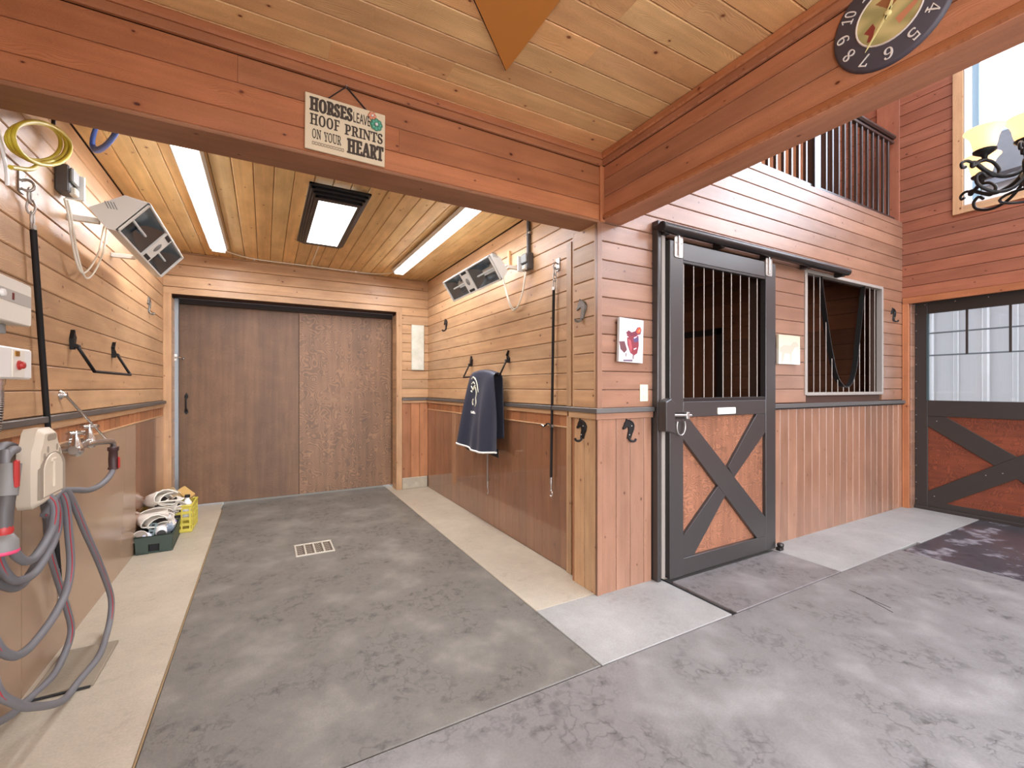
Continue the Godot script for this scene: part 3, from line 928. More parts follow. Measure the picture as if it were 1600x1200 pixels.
func openings() -> void:
	# big sliding plywood door at the back of the bay
	var d := struct("door_1", span(Vector3(-0.9, 0.012, -6.32), Vector3(1.6, 2.5, -6.232), 0.0), mat("door core", C(60, 42, 30), 0.9))
	var lp := MB.new()
	var put_panel := func(x0: float, x1: float, z: float, reps: float) -> MB:
		var m := MB.new()
		var c := [Vector3(x0, 0.02, z), Vector3(x1, 0.02, z), Vector3(x1, 2.40, z), Vector3(x0, 2.40, z)]
		m.face(c, Vector3(0, 0, 1), [Vector2(0, 1), Vector2(reps, 1), Vector2(reps, 0), Vector2(0, 0)])
		m.box(Vector3((x0 + x1) / 2, 1.21, z - 0.0105), Vector3(x1 - x0, 2.38, 0.019), 0.0)
		return m
	part(d, "door_panel", put_panel.call(-0.838, 0.378, -6.205, 1.0), M.ply_left)
	part(d, "door_panel", put_panel.call(0.384, 1.60, -6.198, 1.0), M.ply_right)
	part(d, "track_shadow_board", span(Vector3(-0.87, 2.30, -6.19), Vector3(1.54, 2.36, -6.14), 0.004), mat("dark track housing", C(44, 34, 28), 0.7))
	var h := Node3D.new()
	var plate := MB.new()
	for y in [0.0, -0.17]:
		plate.prism(P2([-0.02, y - 0.012, 0, y - 0.04, 0.02, y - 0.012, 0.016, y + 0.012, 0, y + 0.04, -0.016, y + 0.012]), 0, 0.005, 0.001)
	var hd := part(d, "pull_handle", plate, M.iron, T(Vector3(-0.772, 1.262, -6.204)))
	part(hd, "grip", rod(curve(V([0, 0, 0.004, 0, -0.02, 0.035, 0, -0.085, 0.045, 0, -0.15, 0.035, 0, -0.17, 0.004]), 4), 0.008), M.iron)
	h.free()
	part(d, "eye_bolt", turned([Vector2(0, 0.02), Vector2(0.01, 0.016), Vector2(0.012, 0.004), Vector2(0.016, 0)], 10, T(Vector3(-0.80, 1.686, -6.204), Basis(Vector3.RIGHT, PI / 2))), M.chrome)
	# galvanised door stop post at its left edge
	var g := thing("steel_door_post", "galvanised steel channel post standing at the sliding door's left edge", "steel post", T(Vector3(-0.849, 0, -6.11)))
	part(g, "channel", pris(P2([-0.02, -0.03, 0.02, -0.03, 0.02, 0.03, 0.012, 0.03, 0.012, -0.02, -0.012, -0.02, -0.012, 0.03, -0.02, 0.03]), 0, 2.34), M.galv, T(Vector3.ZERO, Basis(Vector3.RIGHT, -PI / 2)))
	part(g, "latch_bracket", bx(Vector3(-0.005, 1.69, 0.04), Vector3(0.03, 0.075, 0.02), 0.004), M.white)
	part(g, "latch_bolt", rod(V([-0.01, 1.69, 0.056, 0.045, 1.69, 0.056]), 0.008), M.chrome)
	# outer door in the right wall, seen from inside; local x runs towards the camera
	d = struct("door_2", span(Vector3(6.50, 0.03, -2.17), Vector3(6.515, 1.15, -0.64), 0.0), M.brown)
	var o := T(Vector3(6.455, 0, 0), FR)
	part(d, "threshold", span(Vector3(6.43, -0.028, -2.19), Vector3(6.56, 0.034, -0.62), 0.004), M.brown)
	part(d, "lower_panel", panel_uv(-2.09, -0.73, 0.08, 1.06, -0.03, -0.02, true), M.ply_exit, o)
	for r in [[-2.185, -2.078, 0.03, 2.31], [-0.735, -0.63, 0.03, 2.31]]:
		part(d, "stile", span(Vector3(r[0], r[2], -0.04), Vector3(r[1], r[3], 0.0), 0.003), M.brown, o)
	for r in [[2.182, 2.312], [1.042, 1.218], [0.03, 0.095]]:
		part(d, "rail", span(Vector3(-2.078, r[0], -0.04), Vector3(-0.735, r[1], -0.001), 0.003), M.brown, o)
	var a := Vector2(-2.05, 0.11)
	var b := Vector2(-0.765, 1.05)
	part(d, "cross_brace", pris(P2([-2.078, 0.095, -1.93, 0.095, -0.735, 0.93, -0.735, 1.042, -0.88, 1.042, -2.078, 0.205]), -0.025, -0.004, 0.002), M.brown, o)
	part(d, "cross_brace", pris(P2([-2.078, 1.042, -1.93, 1.042, -1.405, 0.675, -1.559, 0.5675, -2.078, 0.93]), -0.025, -0.004, 0.002), M.brown, o)
	part(d, "cross_brace", pris(P2([-0.735, 0.095, -0.883, 0.095, -1.408, 0.462, -1.254, 0.5695, -0.735, 0.207]), -0.025, -0.004, 0.002), M.brown, o)
	part(d, "pane", span(Vector3(-2.078, 1.218, -0.026), Vector3(-0.735, 2.182, -0.020), 0.0), M.glass, o)
	var vin := mat("grey blue glazing bar", C(92, 98, 100), 0.5)
	for z in [-1.762, -1.449, -1.13]:
		part(d, "glazing_bar", span(Vector3(z - 0.010, 1.712, -0.018), Vector3(z + 0.010, 2.182, -0.006), 0.002), M.brown, o)
	for y in [1.962, 1.716]:
		part(d, "glazing_bar", span(Vector3(-2.078, y - 0.008, -0.019), Vector3(-0.735, y + 0.008, -0.008), 0.002), vin, o)
	part(d, "weather_strip", span(Vector3(-2.088, 1.218, -0.02), Vector3(-2.066, 2.182, 0.002), 0.002), mat("teal seal", C(58, 74, 76), 0.5), o)
	var bolts := []
	for k in 12: bolts.append(Vector3(-2.176, 0.1 + k * 0.19, 0.0))
	for k in 6: bolts.append(Vector3(-2.1 + k * 0.25, 2.285, -0.001))
	bolts.append_array([Vector3(-2.02, 0.16, -0.002), Vector3(-1.62, 0.46, -0.002), Vector3(-1.5, 0.5, -0.002), Vector3(-2.0, 0.99, -0.002)])
	for p in bolts:
		part(d, "screw", turned([Vector2(0, 0.004), Vector2(0.005, 0.003), Vector2(0.006, 0)], 6, o * T(p, Basis(Vector3.RIGHT, PI / 2))), M.steel)
	# atrium window high in the right wall
	var w := struct("window_1", span(Vector3(6.47, 3.24, -1.765), Vector3(6.485, 3.27, 0.325), 0.0), M.white)
	o = T(Vector3(RR, 0, 0), FR)
	part(w, "wood_casing", span(Vector3(-1.835, 3.17, 0.0), Vector3(-1.755, 5.03, 0.022)), M.bay[1], o)
	part(w, "wood_casing", span(Vector3(-1.755, 3.17, 0.0), Vector3(0.40, 3.245, 0.022)), M.bay[2], o)
	part(w, "wood_casing", span(Vector3(-1.755, 4.95, 0.0), Vector3(0.40, 5.03, 0.022)), M.bay[3], o)
	part(w, "wood_casing", span(Vector3(0.32, 3.245, 0.0), Vector3(0.40, 4.95, 0.022)), M.bay[3], o)
	var pale := mat("white vinyl", C(226, 228, 226), 0.45)
	var blue := mat("grey blue vinyl", C(136, 158, 170), 0.4)
	for r in [[-1.755, -1.705, 3.245, 4.95], [0.27, 0.32, 3.245, 4.95], [-1.705, 0.27, 3.245, 3.285], [-1.705, 0.27, 4.91, 4.95]]:
		part(w, "sash_frame", span(Vector3(r[0], r[2], -0.10), Vector3(r[1], r[3], -0.002), 0.004), pale, o)
	part(w, "sash_stop", span(Vector3(-1.705, 3.285, -0.09), Vector3(-1.655, 4.91, -0.055), 0.004), blue, o)
	part(w, "glass_pane", span(Vector3(-1.70, 3.285, -0.075), Vector3(0.27, 4.91, -0.069), 0.0), M.glass, o)

func panel_uv(x0: float, x1: float, y0: float, y1: float, z0: float, z1: float, turned90 := false) -> MB:
	var m := MB.new()
	var uv := [Vector2(0, 1), Vector2(1, 1), Vector2(1, 0), Vector2(0, 0)]
	if turned90: uv = [Vector2(0, 0), Vector2(0, 1), Vector2(1, 1), Vector2(1, 0)]
	m.box(Vector3((x0 + x1) / 2, (y0 + y1) / 2, (z0 + z1) / 2 - 0.0005), Vector3(x1 - x0, y1 - y0, z1 - z0 - 0.001), 0.0)
	m.face([Vector3(x0, y0, z1), Vector3(x1, y0, z1), Vector3(x1, y1, z1), Vector3(x0, y1, z1)], Vector3(0, 0, 1), uv)
	return m

func stall_front() -> void:
	# jamb boards and post on the left of the stall door
	var j := struct("trim_3", span(Vector3(2.396, 0, -2.30), Vector3(2.428, 2.53, -2.212), 0.004), M.frame)
	part(j, "jamb_strip", span(Vector3(2.429, 0.02, -2.30), Vector3(2.464, 2.44, -2.208), 0.003), M.framelight)
	part(j, "jamb_strip", span(Vector3(2.467, 0.02, -2.34), Vector3(2.484, 2.42, -2.225), 0.003), M.framelight)
	# round sliding track with hangers
	var t := thing("sliding_door_track", "long dark round steel track above the barred stall door and window", "door track", T(Vector3(2.40, 2.468, -2.165)))
	part(t, "track_tube", rod(V([-0.02, 0, 0, 2.50, 0, 0]), 0.034, 14), M.blacksteel)
	part(t, "end_cap", rod(V([-0.024, 0, 0, -0.019, 0, 0]), 0.030, 14), M.black)
	part(t, "cover_flange", bx(Vector3(1.24, 0.012, -0.05), Vector3(2.52, 0.03, 0.07), 0.008), M.blacksteel)
	for k in 5: part(t, "track_bracket", bx(Vector3(0.05 + k * 0.6, 0.0, -0.045), Vector3(0.05, 0.085, 0.08), 0.006), M.blacksteel)
	hex_bolts(t, [Vector3(0.12, 0.036, 0.0), Vector3(0.72, 0.036, 0.0), Vector3(1.3, 0.036, 0.0), Vector3(1.9, 0.036, 0.0)])
	# the door itself; local origin at its lower left corner, front face at z 0
	var d := thing("stall_door", "sliding stall door with dark taupe frame, upper bars and X brace", "stall door", T(Vector3(2.485, 0.0, -2.185)))
	var wd := 1.265
	part(d, "stile", span(Vector3(0, 0.012, -0.05), Vector3(0.137, 2.397, 0), 0.003), M.frame)
	part(d, "stile", span(Vector3(wd - 0.137, 0.012, -0.05), Vector3(wd, 2.397, 0), 0.003), M.frame)
	part(d, "top_rail", span(Vector3(0.137, 2.272, -0.05), Vector3(wd - 0.137, 2.397, -0.001), 0.003), M.frame)
	part(d, "lock_rail", span(Vector3(0.137, 1.146, -0.05), Vector3(wd - 0.137, 1.258, -0.001), 0.003), M.frame)
	part(d, "bottom_rail", span(Vector3(0.137, 0.015, -0.05), Vector3(wd - 0.137, 0.136, -0.001), 0.003), M.frame)
	part(d, "lower_panel", panel_uv(0.12, wd - 0.12, 0.13, 1.15, -0.04, -0.03), M.ply_door)
	var x0 := 0.137
	var x1 := wd - 0.137
	var y0 := 0.136
	var y1 := 1.146
	var k := 0.155
	part(d, "cross_brace", pris(P2([x0, y1, x0 + k * 0.35, y1, x1, y0 + k, x1, y0, x1 - k * 0.75, y0, x0, y1 - k * 1.0]), -0.03, -0.002, 0.003), M.frame)
	var cx := (x0 + x1) / 2
	var cy := (y0 + y1) / 2
	part(d, "cross_brace", pris(P2([x1, y1, x1 - k * 0.75, y1, cx + 0.012, cy + 0.105, cx + 0.088, cy + 0.015, x1, y1 - k]), -0.03, -0.004, 0.003), M.frame)
	part(d, "cross_brace", pris(P2([x0, y0, x0 + k * 0.75, y0, cx - 0.012, cy - 0.105, cx - 0.088, cy - 0.015, x0, y0 + k]), -0.03, -0.004, 0.003), M.frame)
	var bars := [2.651, 2.759, 2.874, 2.980, 3.095, 3.197, 3.309, 3.422, 3.53]
	for b in bars.slice(1) + [2.651]:
		part(d, "bar", rod(V([b - 2.485, 1.262, -0.025, b - 2.485, 2.272, -0.025]), 0.0048, 8), M.bar)
	part(d, "bar_channel", span(Vector3(0.137, 1.258, -0.042), Vector3(wd - 0.137, 1.285, -0.004), 0.003), M.blacksteel)
	part(d, "bar_channel", span(Vector3(0.137, 2.252, -0.042), Vector3(wd - 0.137, 2.274, -0.004), 0.003), M.blacksteel)
	part(d, "mesh_edge", span(Vector3(0.140, 1.285, -0.045), Vector3(0.150, 2.252, -0.03), 0.002), M.blacksteel)
	for hx in [0.083, 1.162]:
		var hg := part(d, "hanger_plate", pris(round_rect(Vector2(hx, 2.355), Vector2(0.088, 0.15), 0.015), 0.0, 0.006, 0.0015), M.steel)
		part(hg, "hanger_fork", span(Vector3(hx - 0.016, 2.40, -0.012), Vector3(hx + 0.012, 2.452, 0.004), 0.003), M.steel)
		part(hg, "hanger_bolt", rod(V([hx - 0.005, 2.30, 0.009, hx - 0.005, 2.44, 0.009]), 0.008), M.chrome)
		hex_bolts(hg, [Vector3(hx - 0.028, 2.385, 0.006), Vector3(hx + 0.028, 2.385, 0.006), Vector3(hx, 2.295, 0.006)], 0.007)
	# bolt latch with a horseshoe pull
	var la := part(d, "bolt_latch", bx(Vector3(0.045, 1.165, 0.008), Vector3(0.16, 0.05, 0.012), 0.003), M.blacksteel)
	part(la, "bolt", rod(V([-0.05, 1.168, 0.022, 0.19, 1.160, 0.022]), 0.010), M.steel)
	part(la, "staple", bx(Vector3(0.15, 1.160, 0.018), Vector3(0.03, 0.05, 0.03), 0.004), M.steel)
	part(la, "bolt_end", rod(V([-0.075, 1.178, 0.022, -0.045, 1.168, 0.022]), 0.011), M.chrome)
	var shoe := []
	for i in 15:
		var an := deg_to_rad(35.0 - 250.0 * i / 14.0)
		shoe.append(Vector3(0.085 + cos(an) * 0.043, 1.085 + sin(an) * 0.062, 0.020))
	part(la, "horseshoe_pull", rod(shoe, 0.0095, 6, false, 0.6), M.steel)
	# name plate, corner roller
	part(d, "name_plate", pris(round_rect(Vector2(0.617, 1.182), Vector2(0.215, 0.05), 0.008), 0.0, 0.006, 0.001), M.offwhite)
	var kp := tag(part(self, "latch_keeper", pris(P2([2.372, 1.062, 2.455, 1.045, 2.462, 1.06, 2.462, 1.25, 2.425, 1.285, 2.372, 1.262]), -2.184, -2.118, 0.006), M.frame), "dark taupe latch keeper block beside the stall door's bolt", "latch keeper")
	var ro := thing("floor_roller", "small dark guide roller on the floor at the stall door's right corner", "guide roller", T(Vector3(3.775, 0.0, -2.16)))
	part(ro, "bracket", bx(Vector3(-0.01, 0.014, 0), Vector3(0.05, 0.028, 0.04), 0.004), M.blacksteel)
	part(ro, "wheel", turned([Vector2(0, 0.058), Vector2(0.018, 0.058), Vector2(0.026, 0.052), Vector2(0.026, 0.032), Vector2(0.018, 0.026), Vector2(0, 0.026)], 12), M.blacksteel)
	# barred stall window with a lowered feed yoke
	var w := thing("stall_window_grille", "steel barred stall window grille with a U-shaped feed opening", "window grille", T(Vector3(0, 0, ST)))
	var fr := [[4.335, 4.372, 1.29, 2.45], [5.84, 5.868, 1.29, 2.45], [4.372, 5.84, 2.42, 2.45], [4.372, 5.84, 1.285, 1.315]]
	for r in fr: part(w, "frame", span(Vector3(r[0], r[2], -0.045), Vector3(r[1], r[3], 0.012), 0.003), mat("pale window steel", C(160, 150, 140), 0.5, 0.2))
	var yoke := curve(V([4.65, 2.42, -0.02, 4.72, 2.13, -0.02, 4.82, 1.78, -0.02, 4.93, 1.50, -0.02, 5.04, 1.39, -0.02, 5.14, 1.366, -0.02, 5.24, 1.42, -0.02, 5.32, 1.58, -0.02, 5.38, 1.86, -0.02, 5.45, 2.18, -0.02, 5.50, 2.42, -0.02]), 5)
	var ym := MB.new()
	var strip := []
	for off in [-0.028, 0.018]:
		var row := []
		for p in yoke: row.append(p + Vector3(0, 0, off))
		strip.append(row)
	ym.shell(strip, 0.008)
	part(w, "feed_yoke", ym, M.blacksteel)
	for i in 13:
		var x := 4.427 + i * 0.1098
		var top := 2.42
		if x > 4.66 and x < 5.495:
			for q in yoke.size() - 1:
				if yoke[q].x <= x and yoke[q + 1].x >= x: top = lerpf(yoke[q].y, yoke[q + 1].y, (x - yoke[q].x) / maxf(0.001, yoke[q + 1].x - yoke[q].x))
		part(w, "bar", rod(V([x, 1.312, -0.022, x, top, -0.022]), 0.0048, 8), M.bar)
	# loft railing above the stall wall
	var rl := thing("loft_railing", "dark wooden loft railing with square balusters above the stall wall", "railing", T(Vector3(0, 3.235, -2.34)))
	var wood := mat("dark stained railing", C(40, 32, 30), 0.3)
	wood.clearcoat_enabled = true
	wood.clearcoat = 0.9
	wood.clearcoat_roughness = 0.2
	part(rl, "handrail", span(Vector3(2.12, 0.955, -0.045), Vector3(6.30, 1.005, 0.045), 0.016), wood)
	part(rl, "sub_rail", span(Vector3(2.12, 0.915, -0.022), Vector3(6.30, 0.945, 0.022), 0.004), wood)
	part(rl, "shoe_rail", span(Vector3(2.12, 0.03, -0.025), Vector3(6.30, 0.07, 0.025), 0.004), wood)
	part(rl, "post", span(Vector3(4.575, 0.0, -0.045), Vector3(4.665, 0.955, 0.045), 0.004), wood)
	var bal := bx(Vector3(0, 0.49, 0), Vector3(0.028, 0.86, 0.028), 0.003).mesh()
	for i in 19:
		if i != 2 and 2.31 + i * 0.1215 < 4.55: part(rl, "baluster", bal, wood, T(Vector3(2.31 + i * 0.1215, 0, 0)))
	for i in 13: part(rl, "baluster", bal, wood, T(Vector3(4.733 + i * 0.1215, 0, 0)))

func outside() -> void:
	struct("ground", span(Vector3(6.62, -0.25, -14), Vector3(22, -0.06, 16), 0.0), tiled(textured("gravel yard", M.concrete.albedo_texture, C(170, 164, 154), 0.9), 0.4))
	# a metal-sided shed across the yard
	var b := thing("metal_shed", "pale ribbed metal-sided shed with grey shingle roof beyond the windows", "shed", T(Vector3(9.0, 0, -2.0), FR))
	var metal := mat("pale ribbed metal siding", C(190, 188, 184), 0.45, 0.2)
	part(b, "wall", span(Vector3(-9, -0.06, -5.0), Vector3(9, 4.36, -0.03), 0.0), metal)
	for i in 30:
		var z := -8.7 + i * 0.6
		var poly := PackedVector2Array()
		part(b, "siding_panel", pris(P2([z, -0.03, z, 0.0, z + 0.02, 0.028, z + 0.06, 0.028, z + 0.08, 0.0, z + 0.30, 0.0, z + 0.31, 0.012, z + 0.35, 0.012, z + 0.36, 0.0, z + 0.598, 0.0, z + 0.598, -0.03]), 0, 4.36), metal, T(Vector3(0, 4.33, 0), Basis(Vector3(1, 0, 0), Vector3(0, 0, 1), Vector3(0, -1, 0))))
	part(b, "eave_board", span(Vector3(-9, 4.22, 0.03), Vector3(9, 4.38, 0.06), 0.004), mat("grey fascia", C(120, 124, 128), 0.6))
	var roof := part(b, "roof", bx(Vector3(0, 4.82, -0.45), Vector3(18, 1.45, 0.06), 0.0, Basis(Vector3.RIGHT, -0.82)), tiled(textured("grey asphalt shingle", M.rubber.albedo_texture, C(84, 82, 82), 0.95), 1.2))
	part(b, "ridge_cap", rod(V([-9, 5.32, -0.98, 9, 5.32, -0.98]), 0.05, 8), mat("ridge metal", C(126, 138, 146), 0.5))

func bay_fittings() -> void:
	# two tube fixtures, a square lit panel, the cable between them
	for s in [[-0.41, "long white tube light on the bay ceiling beside the left wall's heater"], [1.45, "long white tube light on the bay ceiling nearest the jacket wall"]]:
		var t := thing("tube_light", s[1], "ceiling light", T(Vector3(s[0], 2.802, -4.24)), "tube lights in the wash bay")
		part(t, "housing", pris(P2([-0.085, 0, -0.07, -0.03, 0.07, -0.03, 0.085, 0]), -1.23, 1.23), M.white)
		for k in [-1, 1]:
			var m := MB.new()
			m.box(Vector3(0, -0.038, k * 0.612), Vector3(0.10, 0.024, 1.21), 0.008)
			part(t, "diffuser", m, M.glow)
			part(t, "end_cap", bx(Vector3(0, -0.034, k * 1.228), Vector3(0.12, 0.034, 0.012), 0.004), M.white)
	var p := thing("panel_light", "square white lit panel in a stepped black frame between the tube lights", "ceiling light", T(Vector3(0.487, 2.802, -4.1)))
	var dark := mat("black stepped frame", C(40, 40, 42), 0.35, 0.3)
	for i in 4:
		var hx := 0.212 - i * 0.016
		var hz := 0.70 - i * 0.035
		var y := -0.009 - i * 0.016
		for sg in [-1.0, 1.0]:
			part(p, "frame_step", bx(Vector3(sg * (hx - 0.014), y, 0), Vector3(0.028, 0.017, hz * 2), 0.003), dark)
			part(p, "frame_step", bx(Vector3(0, y, sg * (hz - 0.026)), Vector3(hx * 2, 0.0165, 0.052), 0.003), dark)
	part(p, "diffuser", bx(Vector3(0, -0.055, 0), Vector3(0.30, 0.012, 1.12), 0.003), M.glow)
	var c := thing("ceiling_cable", "ivory cable clipped along the bay ceiling's back edge between the lights", "cable", T(Vector3.ZERO))
	part(c, "cable", rod(curve(V([-0.41, 2.806, -5.46, -0.36, 2.808, -5.60, -0.1, 2.811, -5.80, 0.49, 2.811, -5.82, 1.2, 2.811, -5.82, 1.42, 2.810, -5.62, 1.45, 2.806, -5.46]), 5), 0.006, 6), M.cord)
	part(c, "branch", rod(curve(V([0.487, 2.806, -4.83, 0.487, 2.811, -5.3, 0.487, 2.811, -5.72, 0.52, 2.811, -5.81]), 5), 0.006, 6), M.cord)
	for x in [-0.1, 1.0]: part(c, "clip", bx(Vector3(x, 2.809, -5.82), Vector3(0.02, 0.02, 0.02), 0.005), M.white)
	# infrared heaters
	heater("infrared_heater", "white twin-tube infrared heater tilted on the left wall near the ceiling", [Vector2(-0.549, 2.37), Vector2(-0.690, 2.198), Vector2(-0.730, 2.205), Vector2(-0.80, 2.30), Vector2(-0.655, 2.392)], -3.1, -4.25, LW, true)
	heater("infrared_heater", "white twin-tube infrared heater tilted on the right bay wall above the jacket", [Vector2(1.590, 2.432), Vector2(1.708, 2.247), Vector2(1.765, 2.325), Vector2(1.690, 2.432), Vector2(1.620, 2.452)], -3.24, -4.30, RW, false)
	# the heaters' outlet boxes and hanging cords
	outlet_box(Vector3(LW, 2.44, -3.16), FL, "dark grey outlet box with white plugs high on the left wall by the heater")
	outlet_box(Vector3(RW, 2.42, -3.21), FR, "dark grey outlet box with white plugs high on the right bay wall")
	var cd := thing("heater_cord", "ivory cord hanging in a loop below the left wall's heater", "cord")
	part(cd, "cord", rod(curve(V([-0.895, 2.33, -3.11, -0.895, 2.24, -3.17, -0.89, 2.12, -3.2, -0.885, 2.02, -3.26, -0.885, 2.0, -3.34, -0.885, 2.07, -3.47, -0.88, 2.20, -3.60, -0.865, 2.34, -3.62, -0.80, 2.335, -3.42, -0.757, 2.30, -3.16, -0.74, 2.28, -3.11]), 6), 0.0055, 6), M.cord)
	part(cd, "cord", rod(curve(V([-0.89, 2.33, -3.13, -0.89, 2.25, -3.19, -0.885, 2.10, -3.24, -0.88, 2.0, -3.31, -0.88, 1.985, -3.4, -0.88, 2.08, -3.55, -0.875, 2.22, -3.66, -0.85, 2.36, -3.62, -0.79, 2.33, -3.35, -0.76, 2.30, -3.13]), 6), 0.0055, 6), M.cord)
	cd = thing("heater_cord", "ivory cord hanging in a loop below the right bay wall's outlet box", "cord")
	part(cd, "cord", rod(curve(V([1.915, 2.33, -3.20, 1.915, 2.18, -3.25, 1.915, 2.07, -3.33, 1.915, 2.05, -3.40, 1.915, 2.12, -3.48, 1.90, 2.28, -3.54, 1.86, 2.38, -3.5, 1.78, 2.36, -3.25]), 6), 0.0055, 6), M.cord)
	part(cd, "cord", rod(curve(V([1.92, 2.33, -3.22, 1.925, 2.15, -3.28, 1.925, 2.06, -3.37, 1.925, 2.05, -3.45, 1.92, 2.15, -3.52, 1.905, 2.30, -3.57, 1.86, 2.41, -3.52, 1.77, 2.38, -3.26]), 6), 0.0055, 6), M.cord)
	var cdt := thing("conduit", "dark conduit rising from the right bay wall's outlet box", "conduit")
	part(cdt, "pipe", rod(V([1.946, 2.50, -3.21, 1.946, 2.82, -3.21]), 0.016, 10), M.darkgrey)
	part(cdt, "clip", bx(Vector3(1.95, 2.66, -3.21), Vector3(0.03, 0.02, 0.06), 0.004), M.steel)
	var st := part(self, "wood_shim", bx(Vector3(RW - 0.012, 2.53, -3.56), Vector3(0.024, 0.15, 0.03), 0.003), mat("raw pine", C(226, 190, 140), 0.6))
	tag(st, "small raw wood batten on the right wall beside the heater", "batten")
	st = part(self, "wood_shim", bx(Vector3(LW + 0.012, 2.50, -3.44), Vector3(0.024, 0.14, 0.03), 0.003), M.white)
	tag(st, "small white batten on the left wall beside the heater's outlet box", "batten")

func heater(called: String, label: String, sec: Array, zn: float, zf: float, wallx: float, left: bool) -> void:
	var a: Vector2 = sec[0]
	var b: Vector2 = sec[1]
	var h := thing(called, label, "heater", T(Vector3(a.x, a.y, zn)), "infrared heaters")
	var L := zn - zf
	var rel := []
	for p in sec: rel.append(p - a)
	var ab: Vector2 = b - a
	var back := Vector2(-ab.y, ab.x).normalized()
	if back.dot(rel[3] - rel[0]) < 0.0: back = -back
	var poly := PackedVector2Array()
	for p in rel: poly.append(p)
	var white := mat("cream heater enamel", C(226, 222, 212), 0.4)
	part(h, "end_plate", pris(poly, -0.004, 0.0, 0.001), white)
	part(h, "end_plate", pris(poly, -L, -L + 0.004, 0.001), white)
	# skins of the casing
	for i in range(1, rel.size()):
		var p: Vector2 = rel[i]
		var q: Vector2 = rel[(i + 1) % rel.size()]
		var mid := (p + q) / 2
		var dir := (q - p)
		part(h, "casing", bx(Vector3(mid.x, mid.y, -L / 2), Vector3(dir.length() + 0.003, 0.004, L), 0.001, Basis(Vector3(0, 0, 1), dir.angle())), white)
	# rim of the mouth, reflectors, centre panel
	var u := ab.normalized()
	var bs := Basis(Vector3(u.x, u.y, 0), Vector3(0, 0, -1), Vector3(u.x, u.y, 0).cross(Vector3(0, 0, -1)))
	var o := T(Vector3.ZERO, bs)            # local x across the mouth, y away from the camera
	var fz := signf(bs.z.dot(Vector3(-back.x, -back.y, 0)))
	var W := ab.length()
	for r in [[0.0, W, 0.0, 0.018], [0.0, W, L - 0.018, L], [0.0, 0.012, 0.0, L], [W - 0.012, W, 0.0, L]]:
		part(h, "mouth_rim", span(Vector3(r[0], r[2], -0.008), Vector3(r[1], r[3], 0.008), 0.002), white, o)
	var c0 := L * 0.44
	var c1 := L * 0.60
	part(h, "centre_panel", span(Vector3(0.01, c0, -0.006), Vector3(W - 0.01, c1, 0.006), 0.002), white, o)
	part(h, "round_badge", turned([Vector2(0, 0.005), Vector2(0.028, 0.004), Vector2(0.034, 0)], 16, o * T(Vector3(W / 2, (c0 + c1) / 2, fz * 0.006), Basis(Vector3.RIGHT, fz * PI / 2))), M.grey)
	for k in [0.025, W - 0.025]:
		part(h, "vent_slot", span(Vector3(k - 0.012, c0 + 0.03, -0.008), Vector3(k + 0.012, c1 - 0.03, 0.008), 0.001), M.black, o)
	for seg in [[0.02, c0], [c1, L - 0.02]]:
		var g := []
		for i in 9:
			var row := []
			var x := W * (0.06 + 0.88 * i / 8.0)
			var dep := 0.085 * (1.0 - pow(absf(i / 4.0 - 1.0), 2.2))
			row.append(Vector3(x, seg[0], -fz * (0.006 + dep)))
			row.append(Vector3(x, seg[1], -fz * (0.006 + dep)))
			g.append(row)
		var m := MB.new()
		m.shell(g, 0.002)
		var rf := part(h, "reflector", m, M.reflector, o)
		for e in [seg[0] + 0.002, seg[1] - 0.002]:
			var dirn := 1.0 if e < (seg[0] + seg[1]) / 2 else -1.0
			var mm := MB.new()
			mm.face([Vector3(W * 0.06, e, -fz * 0.004), Vector3(W * 0.94, e, -fz * 0.004), Vector3(W * 0.72, e + dirn * 0.09, -fz * 0.085), Vector3(W * 0.28, e + dirn * 0.09, -fz * 0.085)], Vector3(0, dirn, fz))
			part(rf, "reflector_end", mm, M.reflector, o if false else Transform3D())
		part(h, "heating_tube", rod(V([W / 2, seg[0], -fz * 0.045, W / 2, seg[1], -fz * 0.045]), 0.008, 8), mat("frosted quartz", C(220, 220, 214), 0.3), o)
	for i in 4:
		part(h, "vent_slit", bx(Vector3(rel[3].x * 0.72 + i * 0.012 * (1 if left else -1), rel[3].y * 0.75 + 0.01, 0.001), Vector3(0.003, 0.04, 0.002), 0.0, Basis(Vector3(0, 0, 1), 0.4)), M.darkgrey)
	for z in [-0.18, -L + 0.18]:
		part(h, "wall_bracket", span(Vector3(wallx - a.x, rel[3].y - 0.03, z - 0.015), Vector3(rel[3].x, rel[3].y, z + 0.015), 0.003), white)

func outlet_box(at: Vector3, b: Basis, label: String) -> void:
	var o := thing("outlet_box", label, "outlet box", T(at, b))
	part(o, "box", bx(Vector3(0, 0, 0.028), Vector3(0.10, 0.14, 0.055), 0.006), M.darkgrey)
	part(o, "cover_flap", bx(Vector3(0.0, 0.02, 0.064), Vector3(0.095, 0.075, 0.016), 0.006), M.grey)
	part(o, "cover_flap", bx(Vector3(0.062 if b == FL else -0.062, -0.01, 0.05), Vector3(0.012, 0.13, 0.08), 0.004), M.white)
	part(o, "plug", bx(Vector3(0.005, -0.055, 0.06), Vector3(0.05, 0.04, 0.03), 0.006), M.cord)

